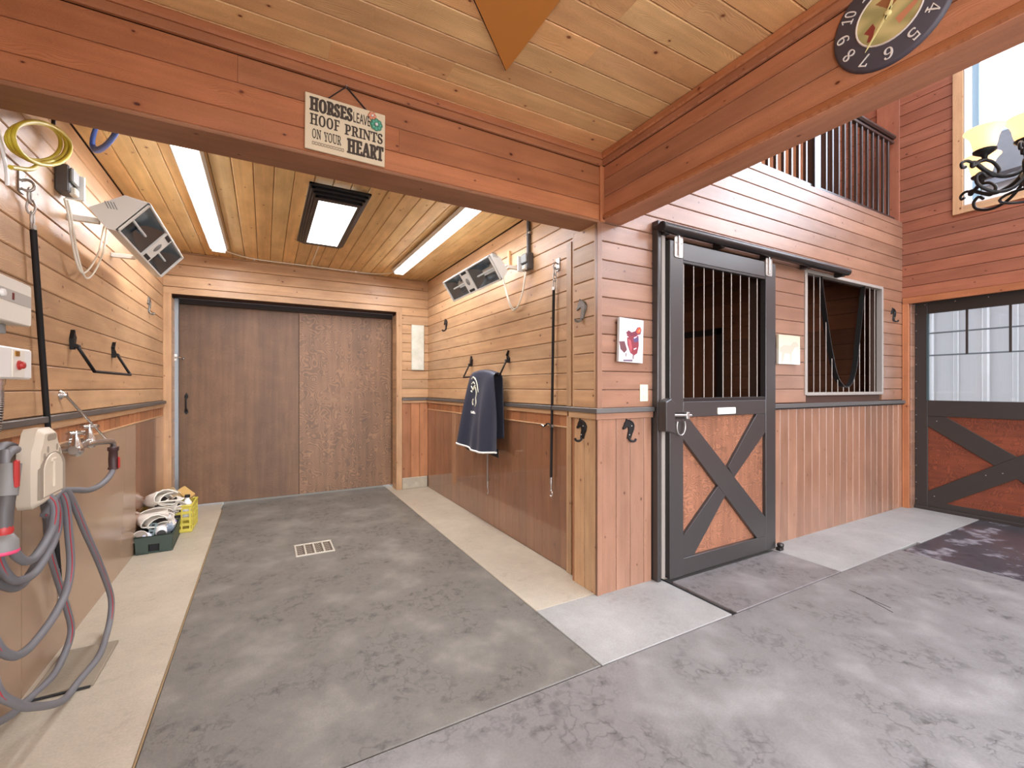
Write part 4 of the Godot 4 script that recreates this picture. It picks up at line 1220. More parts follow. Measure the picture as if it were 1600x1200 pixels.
func cross_tie(label: String, parts: Array) -> void:
	var t := thing("cross_tie", label, "tie strap", parts[0], "cross ties")
	part(t, "wall_plate", bx(Vector3(0, 0, 0.003), Vector3(0.05, 0.10, 0.006), 0.003), M.steel)
	var ring := []
	for i in 12: ring.append(Vector3(0.0, -0.012 + cos(TAU * i / 12) * 0.024, 0.022 + sin(TAU * i / 12) * 0.024))
	part(t, "eye_ring", rod(ring, 0.006, 6, true), M.steel)
	var sx: float = parts[1]
	var y := -0.05
	for k in 3:
		var link := []
		for i in 12:
			var q := Vector3(cos(TAU * i / 12) * 0.014, sin(TAU * i / 12) * 0.032, 0)
			link.append(Vector3(sx * (k + 1) * 0.22, y, 0.026) + (q if k % 2 == 0 else Vector3(0, q.y, q.x)))
		part(t, "chain_link", rod(link, 0.0048, 6, true), M.steel)
		y -= 0.047
	part(t, "buckle", bx(Vector3(sx * 0.8, y + 0.012, 0.026), Vector3(0.042, 0.03, 0.012), 0.004), M.steel)
	var top := Vector3(sx * 0.8, y, 0.026)
	var bot: Vector3 = parts[2]
	part(t, "strap", rod([top, top.lerp(bot, 0.33), top.lerp(bot, 0.66), bot], 0.0125, 4, false, 0.18), M.webbing)
	part(t, "strap_keeper", bx(top.lerp(bot, parts[3]), Vector3(0.044, 0.02, 0.014), 0.003), M.steel)
	var yy := bot.y
	part(t, "swivel", rod([bot + Vector3(0, 0.01, 0), bot + Vector3(0, -0.04, 0)], 0.011, 8), M.chrome)
	part(t, "snap_body", rod([bot + Vector3(0, -0.04, 0), bot + Vector3(0, -0.09, 0)], 0.007, 8), M.chrome)
	var hook := []
	for i in 11:
		var an := PI * 0.9 - 1.65 * PI * i / 10.0
		hook.append(bot + Vector3(cos(an) * 0.016, -0.115 + sin(an) * 0.024, 0))
	part(t, "snap_hook", rod(hook, 0.005, 6), M.chrome)
	if parts.size() > 4:
		var k: Vector3 = top.lerp(bot, parts[3])
		part(t, "strap_tail", rod([k, k + Vector3(-0.04, 0.02, 0.01), k + Vector3(-0.09, -0.01, 0.01)], 0.014, 4, false, 0.2), M.webbing)
		part(t, "tail_snap", rod([k + Vector3(-0.09, -0.01, 0.01), k + Vector3(-0.13, 0.0, 0.01)], 0.008, 6), M.chrome)

func wash_corner() -> void:
	# control box and start switch on the left wall; local x runs away from the camera
	var b := thing("control_box", "off white heater control box with grey label strip on the left wall", "control box", T(Vector3(LW, 0, 0), FL))
	part(b, "body", pris(round_rect(Vector2(2.33, 1.685), Vector2(0.36, 0.165), 0.012), 0.0, 0.115, 0.004), M.offwhite)
	part(b, "label_strip", bx(Vector3(2.36, 1.70, 0.116), Vector3(0.28, 0.044, 0.002), 0.0), mat("grey label", C(176, 170, 160), 0.5))
	part(b, "knob", turned([Vector2(0, 0.01), Vector2(0.012, 0.009), Vector2(0.014, 0)], 12, T(Vector3(2.27, 1.70, 0.117), Basis(Vector3.RIGHT, PI / 2))), M.white)
	part(b, "indicator", bx(Vector3(2.352, 1.70, 0.118), Vector3(0.01, 0.026, 0.004), 0.001), mat("dark red lens", C(104, 38, 34), 0.3))
	for x in [2.255, 2.415]:
		part(b, "cable_gland", rod(V([x, 1.60, 0.06, x, 1.565, 0.06]), 0.016, 8), M.chrome if x < 2.3 else M.grey)
	part(b, "cable", rod(curve(V([2.255, 1.57, 0.06, 2.25, 1.48, 0.06, 2.19, 1.42, 0.06]), 5), 0.013, 8), M.black)
	b = thing("switch_box", "grey and white switch box with red button under the control box", "switch box", T(Vector3(LW, 0, 0), FL))
	part(b, "base", span(Vector3(2.10, 1.392, 0.0), Vector3(2.36, 1.50, 0.10), 0.006), M.grey)
	part(b, "cover", span(Vector3(2.10, 1.39, 0.10), Vector3(2.36, 1.502, 0.165), 0.006), M.white)
	var sw := T(Vector3(2.245, 1.44, 0.165))
	part(b, "face_plate", span(Vector3(2.20, 1.395, 0.165), Vector3(2.29, 1.495, 0.169), 0.002), M.offwhite)
	part(b, "button", turned([Vector2(0, 0.016), Vector2(0.010, 0.016), Vector2(0.013, 0.013), Vector2(0.013, 0.005), Vector2(0.017, 0.004), Vector2(0.017, 0)], 16, sw * T(Vector3(0, 0, 0.004), Basis(Vector3.RIGHT, PI / 2))), M.red_plastic)
	part(b, "warning_plate", bx(Vector3(2.232, 1.480, 0.170), Vector3(0.032, 0.018, 0.002), 0.0), M.gold)
	for x in [2.19, 2.235]:
		part(b, "conduit_fitting", rod(V([x, 1.39, 0.12, x, 1.37, 0.12]), 0.02, 8), M.chrome)
		part(b, "conduit_fitting", rod(V([x, 1.37, 0.12, x, 1.35, 0.12]), 0.016, 8), M.chrome)
	var cn := thing("flexible_conduit", "ribbed metal flexible conduit curving down from the switch box", "conduit", T(Vector3(LW, 0, 0), FL))
	for x in [2.235, 2.19]:
		var k: float = (x - 2.19) * 1.0
		var pts := curve(V([x, 1.352, 0.12, x + 0.004, 1.30, 0.12, x - 0.02, 1.255 - k, 0.12, x - 0.09, 1.21 - k, 0.12, x - 0.2, 1.20 - k, 0.12]), 10)
		part(cn, "core", rod(pts, 0.0125, 8), M.black)
		for i in range(0, pts.size() - 1):
			var d: Vector3 = (pts[i + 1] - pts[i]).normalized()
			part(cn, "rib", rod([pts[i] - d * 0.0022, pts[i] + d * 0.0022], 0.0155, 8), M.steel)
	# tap
	var t := thing("mixer_tap", "worn chrome two-handled mixer tap with brace rod on the left wall", "tap", T(Vector3(LW, 0, 0), FL))
	part(t, "body", rod(curve(V([3.06, 1.04, 0.085, 3.14, 1.045, 0.085, 3.26, 1.06, 0.085, 3.34, 1.065, 0.085]), 5), 0.021, 10), M.chrome)
	for x in [3.10, 3.30]:
		var y := 1.043 if x < 3.2 else 1.062
		part(t, "inlet", rod(V([x, y, 0.085, x, y, 0.0]), 0.018, 10), M.chrome)
		part(t, "wall_flange", rod(V([x, y, 0.012, x, y, 0.0]), 0.036, 14), M.chrome)
		var vl := part(t, "valve", turned([Vector2(0, -0.045), Vector2(0.02, -0.04), Vector2(0.032, -0.015), Vector2(0.028, 0.01), Vector2(0.018, 0.03), Vector2(0.013, 0.06), Vector2(0.011, 0.075), Vector2(0, 0.075)], 12, T(Vector3(x, y + 0.005, 0.087))), M.chrome)
		for a in 2:
			var d := Vector3(cos(0.4 + a * PI / 2), 0, sin(0.4 + a * PI / 2)) * 0.045
			part(vl, "cross_handle", rod([Vector3(x, y + 0.082, 0.087) - d, Vector3(x, y + 0.082, 0.087) + d], 0.0095, 8), M.chrome)
		part(vl, "handle_hub", rod(V([x, y + 0.072, 0.087, x, y + 0.094, 0.087]), 0.013, 10), M.chrome)
	part(t, "spout", rod(curve(V([3.2, 1.05, 0.085, 3.30, 1.052, 0.11, 3.42, 1.045, 0.13, 3.50, 1.035, 0.135, 3.53, 1.01, 0.135, 3.53, 0.985, 0.135]), 5), 0.0165, 10), M.chrome)
	part(t, "brace_rod", rod(V([3.19, 1.32, 0.02, 3.46, 1.045, 0.125]), 0.0065, 8), M.chrome)
	part(t, "brace_anchor", turned([Vector2(0, 0.03), Vector2(0.012, 0.028), Vector2(0.016, 0.01), Vector2(0.026, 0.004), Vector2(0.026, 0)], 12, T(Vector3(3.19, 1.322, 0.0), Basis(Vector3.RIGHT, PI / 2))), M.chrome)
	# hose reel shell
	var r := thing("hose_hanger", "beige plastic hose hanger with slotted handle on the left wall", "hose hanger", T(Vector3(LW, 1.046, -2.475), FL))
	var out := P2([-0.15, -0.15, -0.17, -0.13, -0.175, 0.0, -0.165, 0.07, -0.13, 0.105, -0.115, 0.135, -0.09, 0.152, 0.055, 0.152, 0.085, 0.140, 0.105, 0.105, 0.145, 0.07, 0.165, 0.04, 0.17, -0.06, 0.165, -0.125, 0.14, -0.145])
	for i in out.size(): out[i].x *= 0.74
	part(r, "shell", pris(out, 0.125, 0.185, 0.02, true), M.beige)
	part(r, "handle_slot", pris(round_rect(Vector2(0.0, 0.115), Vector2(0.085, 0.026), 0.012), 0.180, 0.187, 0.001), M.beigedark)
	var panel := PackedVector2Array(P2([-0.115, -0.118]))
	panel.append(Vector2(0.135, -0.118))
	for i in 11:
		var an := PI * 0.08 + PI * 0.84 * i / 10.0
		panel.append(Vector2(0.01 + cos(an) * 0.128, -0.02 + sin(an) * 0.075))
	part(r, "panel_groove", pris(panel, 0.180, 0.1868, 0.001), M.beigedark)
	for i in panel.size(): panel[i].x *= 0.76
	var inner := Geometry2D.offset_polygon(panel, -0.004)
	part(r, "raised_panel", pris(inner[0], 0.180, 0.1895, 0.003), M.beige)
	part(r, "panel_rib", pris(P2([-0.006, -0.085, 0.006, -0.085, 0.014, 0.03, -0.022, 0.03, -0.022, 0.018, -0.004, 0.018]), 0.186, 0.196, 0.002), M.beige)
	for k in 4:
		var p: Vector2 = [Vector2(-0.07, 0.045), Vector2(-0.038, 0.068), Vector2(0.05, 0.07), Vector2(0.076, 0.05)][k]
		part(r, "oval_slot", pris(oval(p, Vector2(0.009, 0.014), 12), 0.180, 0.1868, 0.001), M.beigedark)
	part(r, "saddle", rod(V([0.0, 0.0, 0.0, 0.0, 0.0, 0.128]), 0.085, 18), M.beigedark)
	# hoses: one long hose in several loops
	var h := thing("garden_hose", "grey rubber hose with red stripe looped over the beige hanger", "hose")
	var runs := [
		[-0.78, 0.84, -2.50, -0.765, 0.91, -2.66, -0.755, 0.64, -2.90, -0.75, 0.43, -3.08, -0.75, 0.20, -3.26, -0.75, 0.085, -3.26, -0.745, 0.022, -3.16, -0.722, 0.018, -2.94, -0.74, 0.018, -2.74, -0.75, 0.03, -2.58, -0.76, 0.14, -2.37, -0.76, 0.25, -2.21, -0.765, 0.42, -2.07, -0.78, 0.8, -2.06, -0.8, 1.08, -2.2],
		[-0.80, 0.875, -3.53, -0.80, 0.85, -3.50, -0.80, 0.825, -3.40, -0.80, 0.815, -3.24, -0.80, 0.83, -3.07, -0.80, 0.86, -2.93, -0.81, 0.90, -2.72],
		[-0.80, 0.98, -2.55, -0.765, 0.88, -2.65, -0.76, 0.70, -2.69, -0.76, 0.56, -2.71, -0.76, 0.47, -2.66, -0.76, 0.42, -2.55, -0.76, 0.40, -2.42, -0.76, 0.40, -2.28, -0.76, 0.44, -2.17, -0.76, 0.55, -2.06, -0.78, 0.8, -1.99, -0.8, 1.02, -2.05],
		[-0.83, 0.95, -2.62, -0.86, 0.78, -2.78, -0.87, 0.62, -2.84, -0.87, 0.45, -2.93, -0.87, 0.25, -3.05, -0.87, 0.11, -3.11, -0.875, 0.03, -3.05, -0.86, 0.018, -2.84, -0.89, 0.02, -2.66, -0.885, 0.06, -2.5, -0.885, 0.12, -2.35],
		[-0.80, 0.97, -2.45, -0.745, 0.90, -2.47, -0.74, 0.81, -2.45, -0.74, 0.75, -2.35, -0.74, 0.735, -2.25, -0.74, 0.78, -2.16, -0.74, 0.86, -2.10, -0.745, 0.97, -2.08, -0.76, 1.08, -2.12, -0.8, 1.13, -2.24],
		[-0.80, 0.98, -2.55, -0.785, 0.86, -2.65, -0.785, 0.73, -2.64, -0.785, 0.64, -2.46, -0.785, 0.65, -2.31, -0.785, 0.70, -2.22, -0.785, 0.80, -2.15, -0.785, 0.94, -2.13, -0.79, 1.07, -2.17, -0.80, 1.13, -2.28, -0.82, 1.12, -2.4],
		[-0.83, 0.98, -2.62, -0.83, 0.84, -2.71, -0.83, 0.70, -2.70, -0.83, 0.59, -2.48, -0.83, 0.63, -2.33, -0.83, 0.73, -2.22, -0.83, 0.93, -2.18, -0.83, 1.08, -2.23, -0.84, 1.145, -2.34, -0.84, 1.12, -2.46]]
	for i in runs.size():
		var pts := curve(V(runs[i]), 6)
		var rr := 0.0148
		var hs := part(h, "hose_loop", rod(pts, rr, 10), M.hose)
		var line := []
		for q in pts: line.append(q + Vector3(rr * 0.55, 0, rr * 0.8))
		part(hs, "red_stripe", rod(line, 0.0026, 5), M.hosered)
	part(h, "tap_connector", turned([Vector2(0, 0.075), Vector2(0.028, 0.075), Vector2(0.028, 0.055), Vector2(0.022, 0.05), Vector2(0.024, 0.0), Vector2(0.022, -0.045), Vector2(0.026, -0.05), Vector2(0.026, -0.06), Vector2(0, -0.06)], 14, T(Vector3(-0.80, 0.925, -3.53))), mat("dark connector", C(70, 46, 44), 0.5))
	part(h, "connector_ring", turned([Vector2(0.0265, 0.004), Vector2(0.0275, 0.0), Vector2(0.0265, -0.004)], 14, T(Vector3(-0.80, 0.995, -3.53))), mat("pale connector ring", C(214, 190, 176), 0.5))
	part(h, "connector_grip", bx(Vector3(-0.772, 0.905, -3.525), Vector3(0.01, 0.07, 0.02), 0.004), M.red_plastic)
	# spray gun hanging from the hose end
	var n := thing("spray_gun", "grey spray gun with red trim hanging beside the beige hose hanger", "spray gun", T(Vector3(-0.725, 0.87, -2.025)))
	part(n, "hose_cuff", rod(V([0, 0.24, -0.045, 0, 0.14, -0.02]), 0.026, 12), M.grey)
	part(n, "red_clip", bx(Vector3(0.022, 0.21, -0.02), Vector3(0.012, 0.09, 0.02), 0.004), M.red_plastic)
	part(n, "neck", rod(V([0, 0.14, -0.02, 0, 0.095, -0.004, 0, 0.04, 0.0]), 0.021, 10, false, 1.0), M.darkgrey)
	part(n, "red_knob", turned([Vector2(0, 0.05), Vector2(0.02, 0.048), Vector2(0.024, 0.035), Vector2(0.02, 0.02), Vector2(0, 0.02)], 12), M.red_plastic)
	part(n, "head", turned([Vector2(0, 0.025), Vector2(0.02, 0.024), Vector2(0.034, 0.0), Vector2(0.034, -0.03), Vector2(0, -0.03)], 16), M.grey)
	part(n, "pink_rim", turned([Vector2(0.035, -0.028), Vector2(0.037, -0.034), Vector2(0.033, -0.04), Vector2(0, -0.04)], 16), mat("pink rubber rim", C(220, 70, 110), 0.5))
	var tw := part(self, "hose_tie", rod(curve(V([-0.80, 1.02, -2.62, -0.79, 1.0, -2.68, -0.79, 0.95, -2.71, -0.80, 0.90, -2.69, -0.80, 0.86, -2.63]), 5), 0.012, 6), M.darkgrey)
	tag(tw, "dark grey strap clip at the right edge of the beige hanger", "strap clip")
	# yellow and blue hoses hung high under the beam
	var y := thing("yellow_hose_coil", "yellow hose coil hanging high on the left wall under the beam", "hose coil", T(Vector3(LW + 0.05, 2.44, -2.74), FL))
	for k in 3:
		var ring := []
		for i in 28:
			var an := TAU * i / 28
			ring.append(Vector3(cos(an) * (0.265 + 0.006 * k) + 0.02, cos(an) * 0.112 + sin(an) * (0.085 + 0.004 * k) + 0.015 + sin(an * 2.0 + k) * 0.004, 0.014 * k + 0.006 * sin(an + k)))
		part(y, "loop", rod(ring, 0.0085, 8, true), mat("yellow rubber", C(206, 184, 56), 0.45))
	part(y, "free_end", rod(curve(V([0.12, -0.02, 0.02, -0.02, -0.10, 0.02, -0.14, -0.17, 0.03, -0.30, -0.23, 0.03]), 5), 0.0085, 8), M["yellow rubber"])
	part(y, "hook", rod(curve(V([0.0, 0.16, -0.04, 0.0, 0.15, 0.05, 0.0, 0.10, 0.06]), 4), 0.008, 6), M.iron)
	var bl := thing("blue_hose_coil", "blue hose loop tucked behind the header beam above the left wall", "hose coil", T(Vector3(LW + 0.10, 2.745, -3.1)))
	var ring2 := []
	for i in 24:
		var an := TAU * i / 24
		ring2.append(Vector3(0.02 + 0.12 * cos(an) + 0.09, 0.09 * sin(an), 0.24 * cos(an)))
	for k in 2:
		part(bl, "loop", rod(ring2, 0.011, 8, true), mat("blue rubber", C(70, 104, 190), 0.45), T(Vector3(0, -0.02 * k, 0.015 * k)))
	var ws := part(self, "cable_tie_strip", rod(curve(V([-0.90, 2.36, -2.46, -0.895, 2.29, -2.49, -0.895, 2.22, -2.52, -0.90, 2.17, -2.54]), 5), 0.014, 6, false, 0.35), M.white)
	tag(ws, "short white plastic strip on the left wall under the yellow hose coil", "strip")
	# cross ties
	cross_tie("black cross tie strap hanging from a ring on the left wall behind the beige hanger", [T(Vector3(LW, 2.262, -2.75), FL), 0.06, Vector3(0.32, -1.87, 0.03), 0.97])
	cross_tie("black cross tie strap hanging on the right bay wall near the post", [T(Vector3(RW, 2.298, -2.80), FR), -0.03, Vector3(-0.055, -1.64, 0.03), 0.72, 1])

func floor_crates() -> void:
	# dark green caddy; origin at its base
	var green := mat("dark green plastic", C(52, 66, 56), 0.5)
	var c := thing("tote_tray", "dark green plastic tote tray full of grooming gear by the left wall", "tote tray", T(Vector3(-0.80, 0, -4.86), Basis(Vector3.UP, 0.03)))
	var hw := 0.125
	var hd := 0.24
	part(c, "bottom", bx(Vector3(0, 0.008, 0), Vector3(hw * 2, 0.012, hd * 2), 0.003), green)
	part(c, "end_wall", pris(P2([-hw + 0.01, 0.0, -0.035, 0.0, -0.035, 0.075, 0.035, 0.075, 0.035, 0.0, hw - 0.01, 0.0, hw, 0.142, -hw, 0.142]), hd - 0.01, hd, 0.002), green)
	part(c, "end_wall", pris(P2([-hw + 0.01, 0.0, hw - 0.01, 0.0, hw, 0.142, -hw, 0.142]), -hd, -hd + 0.01, 0.002), green)
	for s in [-1.0, 1.0]:
		part(c, "side_wall", bx(Vector3(s * (hw - 0.008), 0.07, 0), Vector3(0.01, 0.142, hd * 2 - 0.02), 0.002, Basis(Vector3(0, 0, 1), -s * 0.06)), green)
	part(c, "rim", rod(V([-hw, 0.142, hd, hw, 0.142, hd, hw, 0.142, -hd, -hw, 0.142, -hd]), 0.006, 6, true), green)
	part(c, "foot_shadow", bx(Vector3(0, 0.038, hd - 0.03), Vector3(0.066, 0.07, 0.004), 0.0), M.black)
	var yel := mat("yellow plastic crate", C(206, 190, 78), 0.5)
	var y := thing("yellow_crate", "yellow slotted plastic crate behind the dark green tote tray", "crate", T(Vector3(-0.735, 0, -5.30), Basis(Vector3.UP, -0.02)))
	hw = 0.14
	hd = 0.17
	part(y, "bottom", bx(Vector3(0, 0.008, 0), Vector3(hw * 2, 0.014, hd * 2), 0.003), yel)
	for q in [[Vector3(0, 0, hd), 0.0, hw * 2], [Vector3(0, 0, -hd), 0.0, hw * 2], [Vector3(hw, 0, 0), PI / 2, hd * 2], [Vector3(-hw, 0, 0), PI / 2, hd * 2]]:
		var o := T(q[0], Basis(Vector3.UP, q[1]))
		for yy in [0.022, 0.075, 0.13, 0.185, 0.232]:
			part(y, "side_slat", bx(Vector3(0, yy, 0), Vector3(q[2] - 0.004, 0.026, 0.010), 0.003), yel, o)
		for k in 5:
			part(y, "side_rib", bx(Vector3(-q[2] / 2 + 0.012 + k * (q[2] - 0.024) / 4.0, 0.125, 0.002), Vector3(0.014, 0.24, 0.008), 0.002), yel, o)
		part(y, "rim", bx(Vector3(0, 0.25, 0), Vector3(q[2] + 0.01, 0.018, 0.018), 0.004), yel, o)
	# things in the tray
	var cloth := mat("off white canvas", C(214, 204, 190), 0.8)
	var dark := mat("dark lining", C(58, 48, 44), 0.85)
	var boot := func(label: String, at: Vector3, ang: float, tilt: float, seedk: int, L: float, R: float) -> void:
		var b := thing("leg_wrap", label, "leg wrap", T(at, Basis(Vector3.UP, ang) * Basis(Vector3(1, 0, 0), tilt)), "horse leg wraps")
		var r2 := RandomNumberGenerator.new()
		r2.seed = seedk
		for layer in 3:
			var g := []
			var rad := R * (1.0 - layer * 0.2)
			var st := r2.randf() * 1.5
			for i in 15:
				var an := st + i / 14.0 * (TAU * 0.86)
				var row := []
				for j in 7:
					var k := j / 6.0
					var wob := 1.0 + 0.16 * sin(an * 2.0 + layer * 2.1 + k * 3.0) + 0.08 * sin(k * 8.0 + an * 3.0)
					row.append(Vector3(cos(an) * rad * wob * 1.3, sin(an) * rad * wob * 0.62 + 0.018 * sin(k * 5.0 + an * 2.0 + layer) - 0.02 * layer, (k - 0.5) * L * (1.0 - layer * 0.10) + 0.012 * sin(an * 3.0)))
				g.append(row)
			var m := MB.new()
			m.shell(g, 0.007)
			var w := part(b, "wrap_layer", m, cloth if layer < 2 else dark)
			var edge := []
			for i in 15: edge.append(g[i][6])
			part(w, "edge_binding", rod(edge, 0.0055, 6), M.offwhite)
			edge = []
			for i in 15: edge.append(g[i][0])
			part(w, "edge_binding", rod(edge, 0.0055, 6), M.offwhite)
		for k in 2:
			var sp := []
			for i in 9:
				var an := 0.3 + i / 8.0 * 2.2
				sp.append(Vector3(cos(an) * R * 1.5, sin(an) * R * 0.80, (k - 0.5) * L * 0.45))
			part(b, "strap", rod(sp, 0.013, 4, false, 0.25), cloth)
	boot.call("off white horse leg wrap lying lowest in the heap over the green tray", Vector3(-0.815, 0.235, -4.85), 0.25, 0.15, 3, 0.24, 0.085)
	boot.call("off white horse leg wrap piled on top of the heap", Vector3(-0.80, 0.36, -5.02), 0.55, -0.25, 7, 0.22, 0.085)
	boot.call("off white horse leg wrap leaning on the wall at the back of the heap", Vector3(-0.77, 0.30, -5.10), 1.2, 0.3, 12, 0.20, 0.07)
	# bottles, tins, brushes
	var sb := func(called: String, label: String, cat: String, at: Vector3, dir: Vector3, pr: Array, m: Material, cap: Material) -> Node3D:
		var yb := dir.normalized()
		var xb := yb.cross(Vector3(0.3, 0.2, 1)).normalized()
		var o := thing(called, label, cat, T(at, Basis(xb, yb, xb.cross(yb))))
		part(o, "body", turned(pr, 18), m)
		var last: Vector2 = pr[pr.size() - 2]
		part(o, "cap", turned([Vector2(0, last.y - 0.002), Vector2(last.x + 0.006, last.y - 0.002), Vector2(last.x + 0.006, last.y + 0.022), Vector2(0, last.y + 0.024)], 16), cap)
		return o
	var wb := mat("white plastic bottle", C(232, 230, 228), 0.4)
	sb.call("squeeze_bottle", "fat white squeeze bottle lying in the front of the green tray", "bottle", Vector3(-0.775, 0.155, -4.80), Vector3(0.18, -0.08, 1), [Vector2(0, 0), Vector2(0.036, 0.004), Vector2(0.04, 0.02), Vector2(0.04, 0.12), Vector2(0.03, 0.145), Vector2(0.026, 0.15), Vector2(0, 0.15)], wb, mat("black screw cap", C(40, 38, 38), 0.5))
	sb.call("squeeze_bottle", "blue grey bottle with purple cap lying at the tray's right side", "bottle", Vector3(-0.718, 0.15, -4.76), Vector3(0.1, 0.25, -1), [Vector2(0, 0), Vector2(0.034, 0.004), Vector2(0.036, 0.02), Vector2(0.036, 0.08), Vector2(0.026, 0.10), Vector2(0, 0.10)], mat("blue grey plastic", C(150, 162, 176), 0.4), mat("purple plastic", C(140, 122, 170), 0.5))
	sb.call("spray_bottle", "slim white spray bottle pushed upright between wraps and tray side", "bottle", Vector3(-0.755, 0.07, -4.90), Vector3(0.1, 1, 0.1), [Vector2(0, 0), Vector2(0.03, 0.003), Vector2(0.032, 0.02), Vector2(0.03, 0.11), Vector2(0.014, 0.135), Vector2(0.013, 0.15), Vector2(0, 0.15)], wb, wb)
	var tin := thing("polish_tin", "round grey lidded tin leaning in the tray's front left corner", "tin", T(Vector3(-0.885, 0.128, -4.68), Basis(Vector3(0, 0, 1), 0.25) * Basis(Vector3.RIGHT, PI / 2 - 0.25)))
	part(tin, "base", turned([Vector2(0, 0), Vector2(0.05, 0), Vector2(0.05, 0.024), Vector2(0, 0.024)], 20), M.grey)
	part(tin, "lid", turned([Vector2(0, 0.03), Vector2(0.049, 0.03), Vector2(0.053, 0.026), Vector2(0.053, 0.018)], 20), mat("taupe tin lid", C(146, 134, 122), 0.5))
	part(tin, "rim", rod(Array(range(20)).map(func(i): return Vector3(cos(TAU * i / 20) * 0.052, 0.03, sin(TAU * i / 20) * 0.052)), 0.003, 5, true), M.offwhite)
	var br := thing("curry_brush", "grey green brush with square holes standing in the green tray", "brush", T(Vector3(-0.825, 0.12, -4.70), Basis(Vector3.UP, -0.25) * Basis(Vector3.RIGHT, -0.5)))
	part(br, "handle", pris(round_rect(Vector2(0, 0.03), Vector2(0.05, 0.16), 0.012), -0.008, 0.008, 0.003), mat("grey green plastic", C(112, 126, 126), 0.5))
	for k in 5: part(br, "hole", pris(round_rect(Vector2(0.004 * (k % 2), -0.03 + k * 0.03), Vector2(0.022, 0.013), 0.003), 0.0075, 0.0090), M.black)
	var cl := thing("cloth_rag", "crumpled pale blue and white rag in the green tray's front", "rag", T(Vector3(-0.855, 0.125, -4.675)))
	var g := []
	for i in 9:
		var row := []
		for j in 9:
			var a := i / 8.0 * 2.0 - 1.0
			var b := j / 8.0 * 2.0 - 1.0
			row.append(Vector3(a * 0.04, 0.03 * (1.0 - a * a) * (1.0 - b * b) + 0.012 * sin(a * 7.0 + b * 4.0), b * 0.035))
		g.append(row)
	var rm := MB.new()
	rm.shell(g, 0.004)
	part(cl, "cloth", rm, mat("pale blue cloth", C(206, 210, 224), 0.85))
	var pb := thing("purple_brush", "purple grooming brush lying at the back of the green tray", "brush", T(Vector3(-0.74, 0.165, -4.97), Basis(Vector3.UP, 0.5)))
	part(pb, "back", pris(oval(Vector2.ZERO, Vector2(0.035, 0.07), 16), -0.01, 0.012, 0.005), mat("purple brush back", C(150, 128, 184), 0.5), T(Vector3.ZERO, Basis(Vector3.RIGHT, -PI / 2)))
	part(pb, "bristles", pris(oval(Vector2.ZERO, Vector2(0.03, 0.064), 16), -0.03, -0.009), M.darkgrey, T(Vector3.ZERO, Basis(Vector3.RIGHT, -PI / 2)))
	# things in the yellow crate
	var tan := mat("tan brush wood", C(186, 148, 84), 0.55)
	var brush := func(label: String, at: Vector3, b: Basis, m: Material) -> void:
		var o := thing("body_brush", label, "brush", T(at, b), "brushes in the yellow crate")
		part(o, "block", bx(Vector3(0, 0, 0), Vector3(0.085, 0.022, 0.15), 0.007), m)
		part(o, "bristles", bx(Vector3(0, -0.022, 0), Vector3(0.076, 0.022, 0.14), 0.003), mat("straw bristles", C(168, 140, 92), 0.9))
	brush.call("tan wooden brush tipped up highest in the yellow crate", Vector3(-0.665, 0.34, -5.30), Basis(Vector3.UP, 0.5) * Basis(Vector3(0, 0, 1), 0.55) * Basis(Vector3.RIGHT, 0.6), tan)
	brush.call("darker brush wedged left of the tan brush in the yellow crate", Vector3(-0.765, 0.335, -5.30), Basis(Vector3.UP, 0.3) * Basis(Vector3(0, 0, 1), 0.5) * Basis(Vector3.RIGHT, 0.75), mat("dull tan brush", C(156, 132, 92), 0.6))
	sb.call("white_bottle", "white bottle with dark cap standing in the yellow crate's right side", "bottle", Vector3(-0.655, 0.10, -5.24), Vector3(0.05, 1, 0.0), [Vector2(0, 0), Vector2(0.038, 0.004), Vector2(0.04, 0.02), Vector2(0.04, 0.16), Vector2(0.018, 0.19), Vector2(0.016, 0.21), Vector2(0, 0.21)], wb, M.black)
	var jar := sb.call("teal_jar", "dark jar with teal lid deep in the yellow crate", "jar", Vector3(-0.73, 0.10, -5.22), Vector3(0, 1, 0), [Vector2(0, 0), Vector2(0.04, 0.003), Vector2(0.042, 0.015), Vector2(0.042, 0.12), Vector2(0, 0.12)], mat("dark jar", C(60, 58, 64), 0.35), mat("teal lid", C(84, 128, 136), 0.4)) as Node3D

